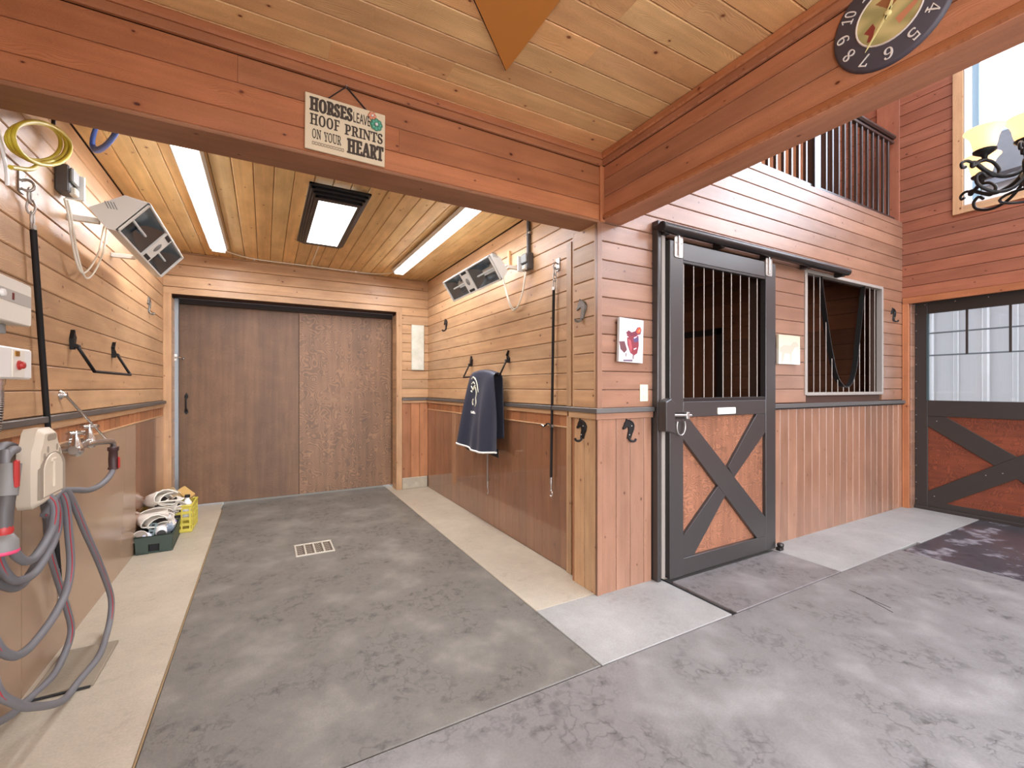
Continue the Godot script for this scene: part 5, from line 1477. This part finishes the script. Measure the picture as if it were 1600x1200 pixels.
func hooks_and_racks() -> void:
	# cast iron horse head hook, modelled once: facing left, hook curled to the left
	var mk := func(label: String, at: Transform3D, m: Material, flip_hook: bool) -> Node3D:
		var h := thing("horse_head_hook", label, "coat hook", at, "horse head hooks")
		var k := 0.155 / 215.0
		var pts := [550, 256, 560, 268, 585, 276, 612, 292, 630, 326, 624, 362, 608, 396, 594, 440, 556, 440, 562, 400, 570, 362, 566, 340, 552, 338, 534, 352, 520, 356, 512, 342, 524, 322, 532, 296, 544, 280]
		var poly := PackedVector2Array()
		for i in range(0, pts.size(), 2): poly.append(Vector2((pts[i] - 575) * 1.3, (365 - pts[i + 1]) * 1.05) * k)
		part(h, "head_plate", pris(poly, 0.0, 0.010, 0.003), m)
		var mane := []
		for p in [[566, 272], [596, 286], [616, 312], [616, 350], [602, 388]]: mane.append(Vector3((p[0] - 575) * 1.3 * k, (365 - p[1]) * 1.05 * k, 0.010))
		part(h, "mane", rod(curve(mane, 3), 0.0045, 6), m)
		part(h, "eye", turned([Vector2(0, 0.003), Vector2(0.003, 0.002), Vector2(0.004, 0)], 8, T(Vector3(-0.022, 0.048, 0.009), Basis(Vector3.RIGHT, PI / 2))), m)
		var s := -1.0 if not flip_hook else 1.0
		part(h, "hook", rod(curve(V([0, -0.05, 0.005, 0, -0.066, 0.014, s * 0.010, -0.073, 0.026, s * 0.026, -0.070, 0.034, s * 0.034, -0.056, 0.036]), 4), 0.008, 8), m)
		hex_bolts(h, [Vector3(0.02, 0.03, 0.009), Vector3(0.0, -0.03, 0.009)], 0.005)
		return h
	var silver := mat("silvery cast iron", C(112, 106, 98), 0.45, 0.6)
	mk.call("silvery horse head hook high on the post, level with the saddle picture", T(Vector3(EP, 1.885, -2.423), FR), silver, false)
	mk.call("black horse head hook low on the narrow side of the post", T(Vector3(EP, 1.068, -2.423), FR), M.iron, false)
	mk.call("black horse head hook below the saddle picture and outlet", T(Vector3(2.171, 1.068, ST)), M.iron, true)
	mk.call("black horse head hook right of the barred stall window", T(Vector3(6.12, 2.165, ST)), M.iron, true)
	mk.call("iron horse head hook on the left wall near the back door", T(Vector3(LW, 2.114, -5.22), FL), silver, true)
	mk.call("small iron horse head hook on the right bay wall below the heater", T(Vector3(RW, 2.132, -5.206), FR), M.iron, false)
	# swing-down blanket bars with horse head brackets
	var rack := func(label: String, at: Transform3D, w: float) -> void:
		var r := thing("blanket_bar", label, "blanket bar", at, "blanket bars")
		for s in [0.0, 1.0]:
			var x: float = s * w
			var f := 1.0 if s == 0.0 else -1.0
			part(r, "bracket", pris(P2([x - 0.014, -0.05, x + 0.014, -0.05, x + 0.018, -0.01, x + 0.03 * f, 0.02, x + 0.012 * f, 0.035, x + 0.004, 0.06, x - 0.006, 0.04, x - 0.02, 0.01]), 0.0, 0.02, 0.003), M.iron)
			part(r, "pivot", rod(V([x - 0.02, -0.03, 0.028, x + 0.02, -0.03, 0.028]), 0.011, 8), M.iron)
		part(r, "bar", rod(V([0.0, -0.03, 0.028, 0.0, -0.17, 0.10, w, -0.17, 0.10, w, -0.03, 0.028]), 0.0085, 8), M.iron)
	rack.call("empty black blanket bar with horse head brackets on the left wall", T(Vector3(LW, 1.62, -3.33), FL), 0.77)
	rack.call("black blanket bar on the right bay wall that holds the navy jacket", T(Vector3(RW, 1.64, -4.42), FR), 0.84)
	jacket()

func jacket() -> void:
	# local axes of the right bay wall: x towards the camera, y up, z into the bay
	var j := thing("navy_jacket", "navy blue jacket with white piped hem draped over the right blanket bar", "jacket", T(Vector3(RW, 0, 0), FR))
	var navy := mat("navy nylon", C(44, 50, 66), 0.45)
	navy.rim_enabled = true
	navy.rim = 0.3
	var drape := func(x0t: float, x1t: float, x0b: float, x1b: float, ytop: float, yf: float, yb: float, zf: float, zb: float, ph: float) -> Array:
		var g := []
		var nf := 18
		for i in nf + 5 + 12:
			var row := []
			for c in 25:
				var k := c / 24.0
				var y := 0.0
				var z := 0.0
				var s := 0.0
				if i < nf:      # front, from the hem up
					s = 1.0 - i / float(nf)
					y = lerpf(ytop, yf, s); z = zf
				elif i < nf + 5:
					var an := PI * (i - nf + 0.5) / 5.0
					z = (zf + zb) / 2 + cos(an) * (zf - zb) / 2; y = ytop + sin(an) * (zf - zb) * 0.5
				else:
					s = (i - nf - 4) / 12.0
					y = lerpf(ytop, yb, s); z = zb
				var x := lerpf(lerpf(x0t, x1t, k), lerpf(x0b, x1b, k), pow(s, 0.8))
				var fold := (sin(k * 9.5 + ph + s * 1.2) * 0.026 + sin(k * 19.0 + ph * 2.0) * 0.009) * smoothstep(0.02, 0.75, s) + sin(k * 8.0 + s * 6.0 + ph) * 0.006
				var ridge := 0.030 * exp(-pow((k - 0.47 + 0.05 * s) / 0.10, 2.0)) * smoothstep(0.15, 0.9, s)
				row.append(Vector3(x, y + sin(k * PI) * -0.035 * s - (0.012 * pow(absf(k - 0.4), 2.0) * 8.0 if i >= nf and i < nf + 5 else 0.0), z + (fold + ridge if i < nf else fold * 0.3 if i < nf + 5 else 0.0)))
			g.append(row)
		return g
	var g: Array = drape.call(-4.10, -3.60, -4.40, -3.57, 1.487, 0.765, 0.90, 0.150, 0.062, 0.6)
	var m := MB.new()
	m.shell(g, 0.006)
	part(j, "outer_cloth", m, navy)
	var hem := []
	for p in g[0]: hem.append(p + Vector3(0, 0.008, 0.003))
	part(j, "hem_piping", rod(hem, 0.0105, 6), mat("white piping", C(232, 230, 222), 0.6))
	# lining edges that hang below the hem
	var lining := mat("black lining", C(28, 26, 30), 0.7)
	var l2 := []
	for i in 4:
		var row := []
		for c in 17:
			var k := c / 16.0
			row.append(Vector3(lerpf(-4.36, -3.62, k), 0.80 - i * 0.025 - 0.014 * sin(k * 7.0), 0.105 + 0.012 * sin(k * 11.0)))
		l2.append(row)
	var lm := MB.new()
	lm.shell(l2, 0.005)
	part(j, "lining", lm, lining)
	part(j, "lining_label", bx(Vector3(-3.95, 0.728, 0.115), Vector3(0.13, 0.024, 0.004), 0.001), M["white piping"])
	# embroidered emblem: a sketched horse head with a word beneath
	var thread := mat("cream embroidery", C(226, 222, 196), 0.7)
	var strokes := [[-0.06, 0.10, -0.03, 0.12, 0.0, 0.10], [0.0, 0.11, 0.03, 0.07, 0.05, 0.01, 0.06, -0.03], [-0.07, 0.05, -0.03, 0.07, -0.01, 0.05], [-0.08, 0.03, -0.05, 0.0, -0.02, 0.03], [-0.07, -0.01, -0.03, 0.0, 0.0, 0.04], [0.0, 0.02, 0.02, -0.04, 0.0, -0.09, 0.01, -0.14, -0.02, -0.17], [-0.09, -0.02, -0.07, -0.03], [-0.06, -0.10, -0.08, -0.13, -0.07, -0.16]]
	for s in strokes:
		var pts := []
		for i in range(0, s.size(), 2): pts.append(jacket_point(g, Vector3(-4.0 + s[i], 1.345 + s[i + 1], 0)))
		part(j, "emblem_stitch", rod(curve(pts, 3) if pts.size() > 2 else pts, 0.006, 5), thread)
	for i in 6:
		part(j, "emblem_stitch", rod([jacket_point(g, Vector3(-4.115 + i * 0.022, 1.125 - 0.012 * (i % 2), 0)), jacket_point(g, Vector3(-4.112 + i * 0.022, 1.10, 0))], 0.006, 5), M["white piping"])
	# the lead rope behind it
	var ld := thing("lead_strap", "thin grey lead strap with a clip hanging below the navy jacket", "lead strap", T(Vector3(RW, 0, 0), FR))
	part(ld, "strap", rod(V([-3.99, 0.90, 0.02, -3.99, 0.66, 0.022, -3.99, 0.42, 0.022]), 0.010, 4, false, 0.2), mat("grey webbing", C(132, 120, 108), 0.7))
	part(ld, "snap", rod(V([-3.99, 0.425, 0.022, -3.99, 0.36, 0.022]), 0.008, 6), M.steel)
	part(ld, "snap_hook", rod(curve(V([-3.99, 0.36, 0.022, -3.975, 0.33, 0.022, -3.985, 0.30, 0.022, -4.0, 0.315, 0.022]), 4), 0.004, 6), M.steel)

func jacket_point(g: Array, p: Vector3) -> Vector3:   # the point of the jacket's front at that height and place
	var best := Vector3.ZERO
	var bd := 1e9
	for i in 18:
		for q in g[i]:
			var d := Vector2(q.x - p.x, q.y - p.y).length_squared()
			if d < bd:
				bd = d; best = q
	return Vector3(p.x, p.y, best.z + 0.006)

func text_fit(s: String, font: String, weight: int, w: float, h: float, depth: float, fat := 0.0) -> Array:   # [mesh, transform that makes it w by h, centred]
	var f := SystemFont.new()
	f.font_names = PackedStringArray([font])
	f.font_weight = weight
	var t := TextMesh.new()
	t.text = s
	var fv := FontVariation.new()
	fv.base_font = f
	fv.variation_embolden = fat
	t.font = fv if fat > 0.0 else f
	t.font_size = 64
	t.pixel_size = 0.002
	t.depth = 0.01
	t.curve_step = 2.0
	var bb := t.get_aabb()
	var sc := Vector3(w / maxf(bb.size.x, 1e-4), h / maxf(bb.size.y, 1e-4), depth / 0.01)
	return [t, Transform3D(Basis.from_scale(sc), -(bb.position + bb.size / 2) * sc)]

func pictures() -> void:
	# hanging word sign on the header beam
	var s := thing("word_sign", "cream wooden sign about horses hung by a dark ribbon on the header beam", "sign", T(Vector3(0.343, 2.586, -2.254)))
	var lean := Basis(Vector3(0, 0, 1), -0.01)
	var o := T(Vector3(0, 0, 0.012), lean)
	part(s, "board", bx(Vector3(0, 0, -0.002), Vector3(0.362, 0.258, 0.012), 0.0025), mat("cream painted board", C(214, 196, 164), 0.6), o)
	var ink := mat("dark brown lettering", C(62, 50, 40), 0.6)
	for t in [["HORSES", "Droid Serif", 900, -0.068, 0.080, 0.185, 0.062], ["LEAVE", "Droid Sans", 400, 0.069, 0.074, 0.078, 0.048], ["HOOF", "Droid Serif", 600, -0.096, 0.010, 0.128, 0.052], ["PRINTS", "Droid Serif", 600, 0.080, 0.004, 0.178, 0.050], ["ON", "Droid Serif", 400, -0.131, -0.055, 0.038, 0.044], ["YOUR", "Droid Serif", 400, -0.062, -0.057, 0.076, 0.044], ["HEART", "Droid Serif", 900, 0.088, -0.070, 0.168, 0.068]]:
		var tm := text_fit(t[0], t[1], t[2], t[5], t[6], 0.003, 0.25)
		var st := SurfaceTool.new()
		var place: Transform3D = o * T(Vector3(t[3], t[4], 0.005)) * (tm[1] as Transform3D)
		for off in ([Vector3(-0.0022, 0, 0), Vector3(0.0022, 0, 0), Vector3(0, 0.0016, 0.0001), Vector3(0, -0.0016, 0.0002)] if t[2] == 900 else [Vector3.ZERO]):
			st.append_from(tm[0], 0, T(off) * place)
		part(s, "word", st.commit(), ink)
	var bord := MB.new()
	for i in 22:
		for k in 2:
			bord.box(Vector3(-0.148 + i * 0.0064, -0.094 - k * 0.009, 0.0045), Vector3(0.004, 0.007, 0.002), 0.0, Basis(Vector3(0, 0, 1), 0.6 if (i + k) % 2 else -0.6))
	part(s, "ornament_strip", bord, mat("faded brown ornament", C(150, 132, 108), 0.7), o)
	part(s, "ribbon", rod(V([-0.09, 0.125, 0.004, 0.0, 0.215, 0.006, 0.1, 0.125, 0.004]), 0.008, 4, false, 0.25), mat("dark ribbon", C(46, 34, 32), 0.7))
	part(s, "nail", rod(V([0, 0.213, 0.0, 0, 0.213, 0.02]), 0.004, 6), M.steel)
	for fl in [[0.137, 0.066, 0.030, C(92, 168, 140), 8], [0.117, 0.103, 0.020, C(222, 150, 118), 6]]:
		var pet := MB.new()
		for i in fl[4]:
			var an: float = TAU * i / fl[4]
			pet.ball(Vector3(fl[0] + cos(an) * fl[2] * 0.62, fl[1] + sin(an) * fl[2] * 0.62, 0.009), Vector3(fl[2] * 0.42, fl[2] * 0.42, 0.006), 6)
		var m2 := mat("petals %.2f" % fl[2], fl[3], 0.35)
		var f := part(s, "flower", pet, m2, o)
		var cen := MB.new()
		cen.ball(Vector3(fl[0], fl[1], 0.014), Vector3(fl[2] * 0.28, fl[2] * 0.28, 0.006), 6)
		part(f, "bead", cen, M.white)
	# saddle picture, leaning off the wall a little
	var im := Image.create(192, 264, false, Image.FORMAT_RGB8)
	im.fill(C(228, 222, 226))
	for y in 264:
		for x in 192:
			im.set_pixel(x, y, C(226, 220, 226).lerp(C(236, 234, 228), y / 264.0))
	paint(im, [0.0, 0.55, 0.22, 0.53, 0.33, 0.72, 0.22, 0.8, 0.06, 0.72], C(112, 62, 66))
	paint(im, [0.30, 0.32, 0.40, 0.30, 0.62, 0.34, 0.80, 0.38, 0.82, 0.60, 0.76, 0.78, 0.62, 0.84, 0.46, 0.78, 0.34, 0.60], C(140, 46, 56))
	paint(im, [0.36, 0.46, 0.48, 0.50, 0.54, 0.66, 0.50, 0.78, 0.42, 0.66], C(188, 84, 88))
	paint(im, [0.56, 0.44, 0.78, 0.40, 0.80, 0.50, 0.62, 0.54], C(92, 70, 110))
	paint(im, [0.26, 0.34, 0.38, 0.27, 0.50, 0.31, 0.66, 0.27, 0.74, 0.18, 0.86, 0.16, 0.92, 0.22, 0.88, 0.33, 0.70, 0.37, 0.48, 0.40, 0.36, 0.36], C(120, 40, 60))
	paint(im, [0.70, 0.27, 0.78, 0.18, 0.88, 0.17, 0.90, 0.24, 0.84, 0.31, 0.74, 0.32], C(222, 84, 52))
	paint(im, [0.78, 0.27, 0.84, 0.21, 0.87, 0.23, 0.82, 0.29], C(240, 150, 90))
	paint(im, [0.30, 0.40, 0.38, 0.42, 0.37, 0.44, 0.30, 0.43], C(236, 222, 226))
	paint(im, [0.60, 0.42, 0.74, 0.38, 0.74, 0.40, 0.62, 0.45], C(226, 206, 216))
	paint(im, [0.60, 0.68, 0.72, 0.65, 0.73, 0.67, 0.62, 0.71], C(228, 216, 210))
	paint(im, [0.26, 0.80, 0.33, 0.80, 0.31, 0.88, 0.27, 0.88], C(150, 130, 128))
	paint(im, [0.56, 0.83, 0.63, 0.83, 0.62, 0.92, 0.56, 0.92], C(140, 112, 116))
	paint(im, [0.18, 0.95, 0.58, 0.93, 0.56, 0.98, 0.18, 0.99], C(120, 96, 112))
	var pz := mat("saddle print", Color(0.9, 0.9, 0.9), 0.6)
	pz.albedo_texture = tex(im)
	var p := thing("saddle_picture", "white picture of a red leather saddle on the stall wall by the post", "picture", T(Vector3(2.165, 1.677, ST), Basis(Vector3(0, 0, 1), -0.03) * Basis(Vector3.UP, 0.04)))
	part(p, "canvas", panel_uv(-0.113, 0.113, -0.147, 0.147, 0.012, 0.032), pz)
	part(p, "stretcher", bx(Vector3(0, 0, 0.006), Vector3(0.20, 0.27, 0.011), 0.0), M.offwhite)
	# pale horse picture
	im = Image.create(160, 128, false, Image.FORMAT_RGB8)
	im.fill(C(226, 216, 192))
	for y in 128:
		for x in 160:
			im.set_pixel(x, y, C(222, 210, 178).lerp(C(232, 228, 212), y / 128.0))
	paint(im, [0.05, 0.45, 0.25, 0.34, 0.55, 0.34, 0.66, 0.22, 0.82, 0.20, 0.94, 0.30, 0.92, 0.38, 0.78, 0.38, 0.66, 0.56, 0.60, 0.62, 0.58, 0.95, 0.53, 0.95, 0.52, 0.64, 0.28, 0.62, 0.18, 0.95, 0.12, 0.95, 0.14, 0.60, 0.05, 0.58], Color(0.74, 0.69, 0.60, 0.55))
	paint(im, [0.60, 0.60, 0.74, 0.42, 0.80, 0.44, 0.82, 0.9, 0.68, 0.92], Color(0.88, 0.92, 0.84, 0.8))
	paint(im, [0.26, 0.64, 0.48, 0.66, 0.46, 0.9, 0.26, 0.9], Color(0.93, 0.92, 0.9, 0.8))
	var hm := mat("horse print", Color(0.86, 0.86, 0.86), 0.6)
	hm.albedo_texture = tex(im)
	p = thing("horse_picture", "small cream picture of a pale horse between stall door and window", "picture", T(Vector3(4.045, 1.692, ST)))
	part(p, "canvas", panel_uv(-0.165, 0.165, -0.127, 0.127, 0.010, 0.030), hm)
	part(p, "stretcher", bx(Vector3(0, 0, 0.005), Vector3(0.30, 0.23, 0.010), 0.0), M.offwhite)
	# narrow white panel beside the back door
	var marble := textured("whitewashed board", tex(mottle_image(77, Vector3(0.88, 0.88, 0.83), Vector3(0.70, 0.74, 0.68), Vector3(0.94, 0.93, 0.90), 0.6, 256)), C(236, 234, 226), 0.5)
	tiled(marble, 2.2)
	p = thing("narrow_plaque", "narrow whitewashed wooden plaque beside the big sliding door", "plaque", T(Vector3(1.815, 1.90, BW)))
	part(p, "board", bx(Vector3(0, 0, 0.014), Vector3(0.172, 0.61, 0.026), 0.004), marble)
	part(p, "hanger_cleat", bx(Vector3(0, 0.2, 0.0), Vector3(0.1, 0.03, 0.008), 0.0), M.grey)
	# wall outlet by the stall door
	p = thing("wall_outlet", "cream duplex wall outlet beside the stall door jamb", "wall outlet", T(Vector3(2.312, 1.322, ST)))
	part(p, "cover_plate", pris(round_rect(Vector2.ZERO, Vector2(0.076, 0.118), 0.006), 0.0, 0.006, 0.002), mat("cream plastic", C(210, 200, 174), 0.5))
	for y in [0.027, -0.027]:
		var so := part(p, "socket", pris(round_rect(Vector2(0, y), Vector2(0.034, 0.030), 0.010), 0.005, 0.008, 0.001), M["cream plastic"])
		for x in [-0.007, 0.007]:
			part(so, "slot", bx(Vector3(x, y + 0.003, 0.008), Vector3(0.0025, 0.009, 0.001), 0.0), M.darkgrey)
		part(so, "ground_hole", bx(Vector3(0, y - 0.008, 0.008), Vector3(0.004, 0.004, 0.001), 0.0), M.darkgrey)

func clock() -> void:
	# local: x towards the camera along the beam, y up, z out from the beam's face
	var c := thing("wall_clock", "round dark wall clock with cream numerals on the loft beam", "clock", T(Vector3(1.931, 2.675, -0.722), FR))
	var R := 0.178
	var ring := mat("dark purple grey clock ring", C(74, 68, 76), 0.5)
	var face := T(Vector3.ZERO, Basis(Vector3.RIGHT, PI / 2))
	part(c, "dial", turned([Vector2(0, 0.014), Vector2(R - 0.012, 0.014), Vector2(R - 0.004, 0.010), Vector2(R, 0.0)], 40, face), ring)
	part(c, "inner_ring", rod(Array(range(36)).map(func(i): return Vector3(cos(TAU * i / 36) * 0.098, sin(TAU * i / 36) * 0.098, 0.015)), 0.0035, 5, true), mat("pale ring", C(214, 200, 188), 0.5))
	var im := Image.create(128, 128, false, Image.FORMAT_RGB8)
	for y in 128:
		for x in 128:
			im.set_pixel(x, y, C(204, 186, 128).lerp(C(160, 150, 98), 0.5 + 0.5 * sin(x * 0.07 + sin(y * 0.09) * 1.4)))
	paint(im, [0.12, 0.62, 0.26, 0.52, 0.30, 0.62, 0.24, 0.84, 0.16, 0.82, 0.20, 0.70], C(140, 62, 48))
	paint(im, [0.60, 0.66, 0.90, 0.52, 0.92, 0.60, 0.66, 0.80], C(200, 132, 96))
	paint(im, [0.30, 0.2, 0.6, 0.14, 0.72, 0.3, 0.5, 0.42], C(150, 96, 60))
	var mm := mat("printed medallion", Color.WHITE, 0.5)
	mm.albedo_texture = tex(im)
	var med := MB.new()
	for i in 36:
		var a := Vector2(cos(TAU * i / 36), sin(TAU * i / 36))
		var b := Vector2(cos(TAU * (i + 1) / 36), sin(TAU * (i + 1) / 36))
		med.tri(Vector3(0, 0, 0.0152), Vector3(a.x, a.y, 0) * 0.096 + Vector3(0, 0, 0.0152), Vector3(b.x, b.y, 0) * 0.096 + Vector3(0, 0, 0.0152), Vector3(0, 0, 1), Vector3(0, 0, 1), Vector3(0, 0, 1), Vector2(0.5, 0.5), Vector2(0.5 + a.x * 0.5, 0.5 - a.y * 0.5), Vector2(0.5 + b.x * 0.5, 0.5 - b.y * 0.5))
	part(c, "medallion", med, mm)
	var num := mat("cream numerals", C(222, 214, 206), 0.5)
	for n in range(1, 13):
		var an := PI / 2 - TAU * n / 12.0
		var tm := text_fit(str(n), "Droid Serif", 400, 0.026 if n < 10 else 0.042, 0.040, 0.003)
		part(c, "numeral", tm[0], num, T(Vector3(cos(an) * 0.140, sin(an) * 0.140, 0.0155)) * T(Vector3.ZERO, Basis(Vector3(0, 0, 1), an - PI / 2 if n <= 3 or n >= 9 else an + PI / 2 if false else an - PI / 2)) * (tm[1] as Transform3D))
	var hand := mat("cream hands", C(228, 214, 150), 0.5)
	for h in [[deg_to_rad(-125.0), 0.118, 0.004], [deg_to_rad(70.0), 0.075, 0.005]]:
		part(c, "hand", pris(P2([-0.02, -h[2] * 0.7, 0.0, -h[2], h[1] * 0.85, -h[2] * 0.6, h[1], 0, h[1] * 0.85, h[2] * 0.6, 0.0, h[2], -0.02, h[2] * 0.7]), 0.019, 0.0215), hand, T(Vector3.ZERO, Basis(Vector3(0, 0, 1), h[0])))
	part(c, "hand_boss", turned([Vector2(0, 0.026), Vector2(0.008, 0.024), Vector2(0.01, 0.015)], 12, face), hand)

func chandelier() -> void:
	# local -x points from the stem towards the picture's left
	var axis := Vector3(3.95, 0.0, -0.777)
	var c := thing("chandelier", "black wrought iron scroll chandelier with amber glass bell shades by the window", "chandelier", T(axis, Basis(Vector3.UP, -deg_to_rad(29.1))))
	var shade_m := mat("amber alabaster glass", C(240, 222, 196), 0.35)
	shade_m.backlight_enabled = true
	shade_m.backlight = Color(0.9, 0.78, 0.58)
	shade_m.emission_enabled = true
	shade_m.emission = Color(1.0, 0.88, 0.70)
	shade_m.emission_energy_multiplier = 0.10
	var bulb := mat("lit bulb", Color(1, 0.95, 0.85), 0.4)
	bulb.emission_enabled = true
	bulb.emission = Color(1.0, 0.86, 0.64)
	bulb.emission_energy_multiplier = 2.5
	var sm := MB.new()
	var prof := [Vector2(0.030, 0.0), Vector2(0.052, 0.006), Vector2(0.070, 0.022), Vector2(0.078, 0.048), Vector2(0.084, 0.078), Vector2(0.098, 0.105), Vector2(0.122, 0.128), Vector2(0.131, 0.134), Vector2(0.128, 0.138), Vector2(0.118, 0.130), Vector2(0.094, 0.110), Vector2(0.079, 0.080), Vector2(0.073, 0.048), Vector2(0.064, 0.024), Vector2(0.048, 0.010), Vector2(0.030, 0.006)]
	for i in prof.size(): prof[i] *= Vector2(0.70, 0.92)
	sm.lathe(prof, 28)
	var shade := sm.mesh()
	var cup := turned([Vector2(0, -0.05), Vector2(0.012, -0.045), Vector2(0.014, -0.03), Vector2(0.030, -0.018), Vector2(0.050, -0.004), Vector2(0.052, 0.004), Vector2(0.0, 0.006)], 18).mesh()
	var bm := MB.new()
	bm.ball(Vector3(0, 0.06, 0), Vector3(0.018, 0.032, 0.018), 8)
	var bulbmesh := bm.mesh()
	part(c, "stem", turned([Vector2(0, 2.38), Vector2(0.02, 2.40), Vector2(0.045, 2.45), Vector2(0.03, 2.50), Vector2(0.06, 2.56), Vector2(0.07, 2.62), Vector2(0.035, 2.68), Vector2(0.03, 2.80), Vector2(0.06, 2.90), Vector2(0.055, 3.0), Vector2(0.025, 3.08), Vector2(0.02, 3.25), Vector2(0, 3.26)], 16), M.iron)
	part(c, "suspension_rod", rod(V([0, 3.25, 0, 0, 6.15, 0]), 0.010, 8), M.iron)
	part(c, "canopy", turned([Vector2(0, 6.08), Vector2(0.05, 6.10), Vector2(0.07, 6.19), Vector2(0, 6.195)], 16), M.iron)
	var arm := func(an: float, r: float, y: float, low: float) -> void:
		var d := Vector3(-cos(an), 0, sin(an))
		var at := func(x: float, yy: float) -> Vector3: return d * x + Vector3(0, yy, 0)
		var a := part(c, "arm", rod(curve([at.call(0.04, low + 0.10), at.call(r * 0.35, low + 0.02), at.call(r * 0.65, low - 0.005), at.call(r - 0.02, low + 0.02), at.call(r + 0.06, low + 0.075), at.call(r + 0.07, y - 0.09), at.call(r + 0.03, y - 0.06), at.call(r - 0.01, y - 0.05)], 6), 0.0115, 8), M.iron)
		part(a, "inner_scroll", rod(curve([at.call(r, y - 0.05), at.call(r - 0.05, y - 0.065), at.call(r - 0.085, y - 0.11), at.call(r - 0.06, y - 0.145), at.call(r - 0.025, y - 0.13)], 5), 0.009, 8), M.iron)
		part(a, "lower_scroll", rod(curve([at.call(0.03, low + 0.04), at.call(r * 0.45, low - 0.07), at.call(r * 0.8, low - 0.095), at.call(r + 0.03, low - 0.06), at.call(r + 0.05, low - 0.01), at.call(r + 0.02, low + 0.015), at.call(r - 0.01, low - 0.01)], 5), 0.009, 8), M.iron)
		part(a, "tip_scroll", rod(curve([at.call(r + 0.05, low + 0.06), at.call(r + 0.10, low + 0.085), at.call(r + 0.135, low + 0.07), at.call(r + 0.13, low + 0.045), at.call(r + 0.11, low + 0.05)], 5), 0.008, 8), M.iron)
		part(c, "cup", cup, M.iron, T(d * r + Vector3(0, y, 0)))
		part(c, "bell_shade", shade, shade_m, T(d * r + Vector3(0, y, 0)))
		part(c, "bulb", bulbmesh, bulb, T(d * r + Vector3(0, y, 0)))
		var l := OmniLight3D.new()
		l.name = named(self, "chandelier_bulb_light")
		l.light_color = Color(1.0, 0.91, 0.78)
		l.light_energy = 0.035
		l.light_size = 0.03
		l.omni_range = 14.0
		l.omni_attenuation = 2.0
		l.shadow_enabled = true
		l.position = c.transform * (d * r + Vector3(0, y + 0.07, 0))
		add_child(l)
	for k in 4: arm.call(deg_to_rad(90.0 * k), 0.31, 2.742, 2.60)
	for k in 2: arm.call(deg_to_rad(30.0 + 180.0 * k), 0.22, 2.745, 2.62)
	part(c, "lower_ring", rod(Array(range(24)).map(func(i): return Vector3(cos(TAU * i / 24) * 0.15, 2.50, sin(TAU * i / 24) * 0.15)), 0.008, 6, true), M.iron)
